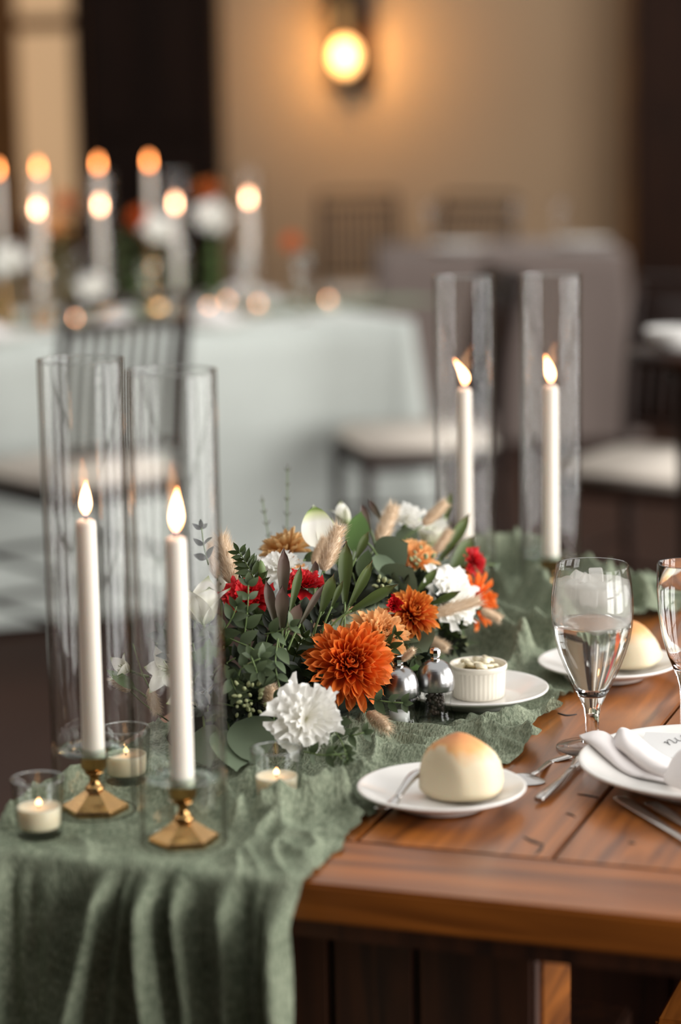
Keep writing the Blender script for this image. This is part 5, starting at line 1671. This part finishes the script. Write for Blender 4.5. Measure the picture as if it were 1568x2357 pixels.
for (s_, d_, z_), l in [((0.2847,0.45,1.0938), 'at the left of the far arrangement'), ((0.4947,0.5,1.0941), 'second along the far arrangement'), ((0.7117,0.46,1.0927), 'third along the far arrangement'), ((0.9658,0.5,1.0974), 'beside the far white bloom')]:
    far_candle(s_, d_, z_ - TZ - FZ - .048 - .02, l)
for (s_, d_, z_), l in [((0.3568,0.62,1.2014), 'added in place of a rim glint, on a taller stick behind the first far candle'), ((0.55,0.64,1.2066), 'added in place of a rim glint, on a taller stick behind the second far candle'), ((0.7193,0.66,1.2078), 'added in place of a rim glint, on a taller stick before the dark door'),
                  ((0.2262,0.6,1.2007), 'added in place of a rim glint, on a taller stick beneath the amber window')]:
    far_candle(s_, d_, .236, l, z_ - TZ - FZ - .236 - .02, False)  # added candles whose flames stand in for glints on the hurricane rims
for (s_, d_, z_), l in [((0.7927,0.42,0.844), 'small lit votive on the far runner beside the chair post'), ((0.9425,0.4,0.8274), 'small lit votive at the far runner edge, before the white bloom'), ((1.1733,0.4,0.832), 'small lit votive at the right end of the far runner'), ((0.5183,0.57,0.88), 'small lit votive deep among the far flowers'), ((0.9163,0.56,0.8348), 'small lit votive half hidden behind another on the far runner'), ((0.3298,0.3,0.846), 'small lit votive behind the far chair rail')]:
    q = apt(s_, d_)
    vv = make_votive((q.x, q.y), l, 'votive candles on the candlelit far table', TZ + FZ)
    FAROBS.append((s_, d_, .024))
    for ch in vv.children:
        if ch.name.startswith('flame'): ch.data = VFAR
# far arrangement
FARF = [('carn', 'white', (0.7852,0.37,1.0535), .055, 'round white bloom at the right of the far arrangement'), ('mum', 'bronze', (0.9646,0.78,1.1066), .05, 'rust orange bloom above the far white bloom'),
        ('carn', 'white', (0.1629,0.36,0.9587), .055, 'white bloom low at the left of the far arrangement'), ('mum', 'bronze', (0.505,0.8,1.0856), .05, 'rust orange bloom between the first two far candles'),
        ('carn', 'white', (0.6144,0.36,1.0237), .05, 'white bloom between the third far candle and the chair post'), ('mum', 'orange', (0.7199,0.75,1.0343), .045, 'orange bloom in the middle of the far arrangement'),
        ('mum', 'peach', (0.3067,0.36,1.0483), .045, 'peach bloom beside the first far candle'), ('mum', 'orange', (1.1658,0.62,0.95), .04, 'orange bloom at the right end of the far table'),
        ('carn', 'white', (0.3986,0.33,0.8766), .045, 'low white bloom behind the far chair rail')]
for k, (ty, kd, p, r, l) in enumerate(FARF):
    q = apt(p[0], p[1], p[2])
    if ty == 'carn': bloom = carnation(q, (0.2747,-0.7548,0.5957), r, kd, l, 14, 'blooms on the candlelit far table', k)
    else: bloom = mum(q, (0.2747,-0.7548,0.5957), r, kd, l, 26, 1.6, group='blooms on the candlelit far table', seed=k + 60)
    long_stem(bloom, q, TZ + .0026)
    FAROBS.append((p[0], p[1], r * .7))
PLATES = [(.68, .14), (.38, .14), (.02, .14), (1.11, .87)]
FLUTES = [(.83, .25), (.99, .20), (.905, .87), (.53, .24), (.56, .87), (.2, .19), (-.18, .2), (.28, .87)]
FAROBS += [(a_, b_, .127) for a_, b_ in PLATES] + [(a_, b_, .032) for a_, b_ in FLUTES]
sprung = []
for k in range(26):
    best, bs = None, -9
    for tr in range(300):
        s_, d_ = rg.uniform(-.42, .98), rg.uniform(.32, .80)
        gap = min([math.hypot(s_ - a_, d_ - b_) - r_ - .040 for a_, b_, r_ in FAROBS] + [math.hypot(s_ - a_, d_ - b_) - .085 for a_, b_ in sprung])
        if gap > 0 and -.25 < s_ < .95 and .38 < d_ < .72: gap += .03          # rather inside the arrangement
        if gap > bs: best, bs = (s_, d_), gap
        if bs > .03: break
    s_, d_ = best
    sprung.append(best)
    z1 = rg.uniform(.06, .24)
    b = apt(s_, d_, TZ + FZ); e = apt(s_ + rg.uniform(-.012, .012), d_ + rg.uniform(-.012, .012), TZ + z1)
    sprig([b, b.lerp(e, .5), e], 'bright' if k % 3 == 0 else 'green', 5, .042, 'leafy green sprig in the far arrangement', 1.15, True, 'sprigs on the candlelit far table', 500 + k, .75, 'leaf_sprig', .0015)
# glassware and napkins on table A
def far_goblet(p, label):
    g = copy_tree(fl, None, Matrix.Translation(p), label, 'glasses on the far tables')
for k, (s_, d_) in enumerate(FLUTES):
    far_goblet(apt(s_, d_, TZ + .001), 'clear stemmed flute on the white cloth of the candlelit table')
NAPM = mesh('far_napkin', *[*loft([[(-.09, -.06, .004), (-.03, -.07, .03), (.03, -.065, .02), (.09, -.06, .004)], [(-.085, 0, .03), (-.02, 0, .06), (.04, 0, .05), (.09, 0, .02)], [(-.09, .06, .004), (-.02, .065, .03), (.03, .07, .03), (.09, .06, .004)]], 14, 9)], 'napkin')
FPL = plate_mesh('far_plate', .125, rimh=.022)
for k, (s_, d_) in enumerate(PLATES):
    p = apt(s_, d_, TZ + .0015)
    tag(ob('dinner_plate', FPL, None, Matrix.Translation(p)), 'white dinner plate with napkin on the candlelit white table', 'plate', 'plates on the candlelit far table')
    tag(ob('napkin', NAPM, None, Matrix.Translation(p + Vector((0, 0, .0085))) @ RZ(k) @ S(.78)), 'white napkin on a plate of the candlelit white table', 'napkin', 'napkins on the candlelit far table')
# table B dressing
for k, (x, y) in enumerate([(-.25, -.1), (.05, .12), (.28, -.05)]):
    p = Vector((cb.x + x, cb.y + .15 + y, TZ + .001))
    copy_tree(fl, None, Matrix.Translation(p), 'clear stemmed flute on the mauve-grey tablecloth', 'glasses on the mauve table')
for k, (x, y) in enumerate([(-.1, -.2), (.33, .12)]):
    p = Vector((cb.x + x, cb.y + .15 + y, TZ + .0015))
    tag(ob('dinner_plate', FPL, None, Matrix.Translation(p)), 'white dinner plate on the mauve-grey tablecloth', 'plate', 'plates on the mauve table')
# dark side table with a white plate by the aisle chair
sp_ = (-0.9483,4.6544,0.93)
stt = thing('side_table', 'tall dark pedestal side table before the aisle chair', 'side table', (sp_[0] + .03, sp_[1], 0))
ob('top', mesh('top', *lathe([(0, 0), (.12, 0), (.125, .012), (.12, .024), (0, .024)], 32), 'dark_wood'), stt, T(0, 0, .879))
ob('pedestal', mesh('pedestal', *lathe([(0, .02), (.035, .02), (.025, .2), (.02, .5), (.03, .84), (.06, .88), (0, .88)], 16), 'dark_wood'), stt)
ob('foot', mesh('foot', *lathe([(0, 0), (.18, 0), (.17, .02), (.04, .035), (0, .035)], 24), 'dark_wood'), stt)
pile = ob('serving_bowl', mesh('serving_bowl', *lathe([(0, 0), (.045, 0), (.05, .006), (.075, .03), (.085, .055), (.083, .057), (.07, .034), (.04, .012), (0, .01)], 36), 'porcelain'), None, T(sp_[0], sp_[1], .903) @ S(.72))
tag(pile, 'white serving bowl on the dark side table', 'bowl')
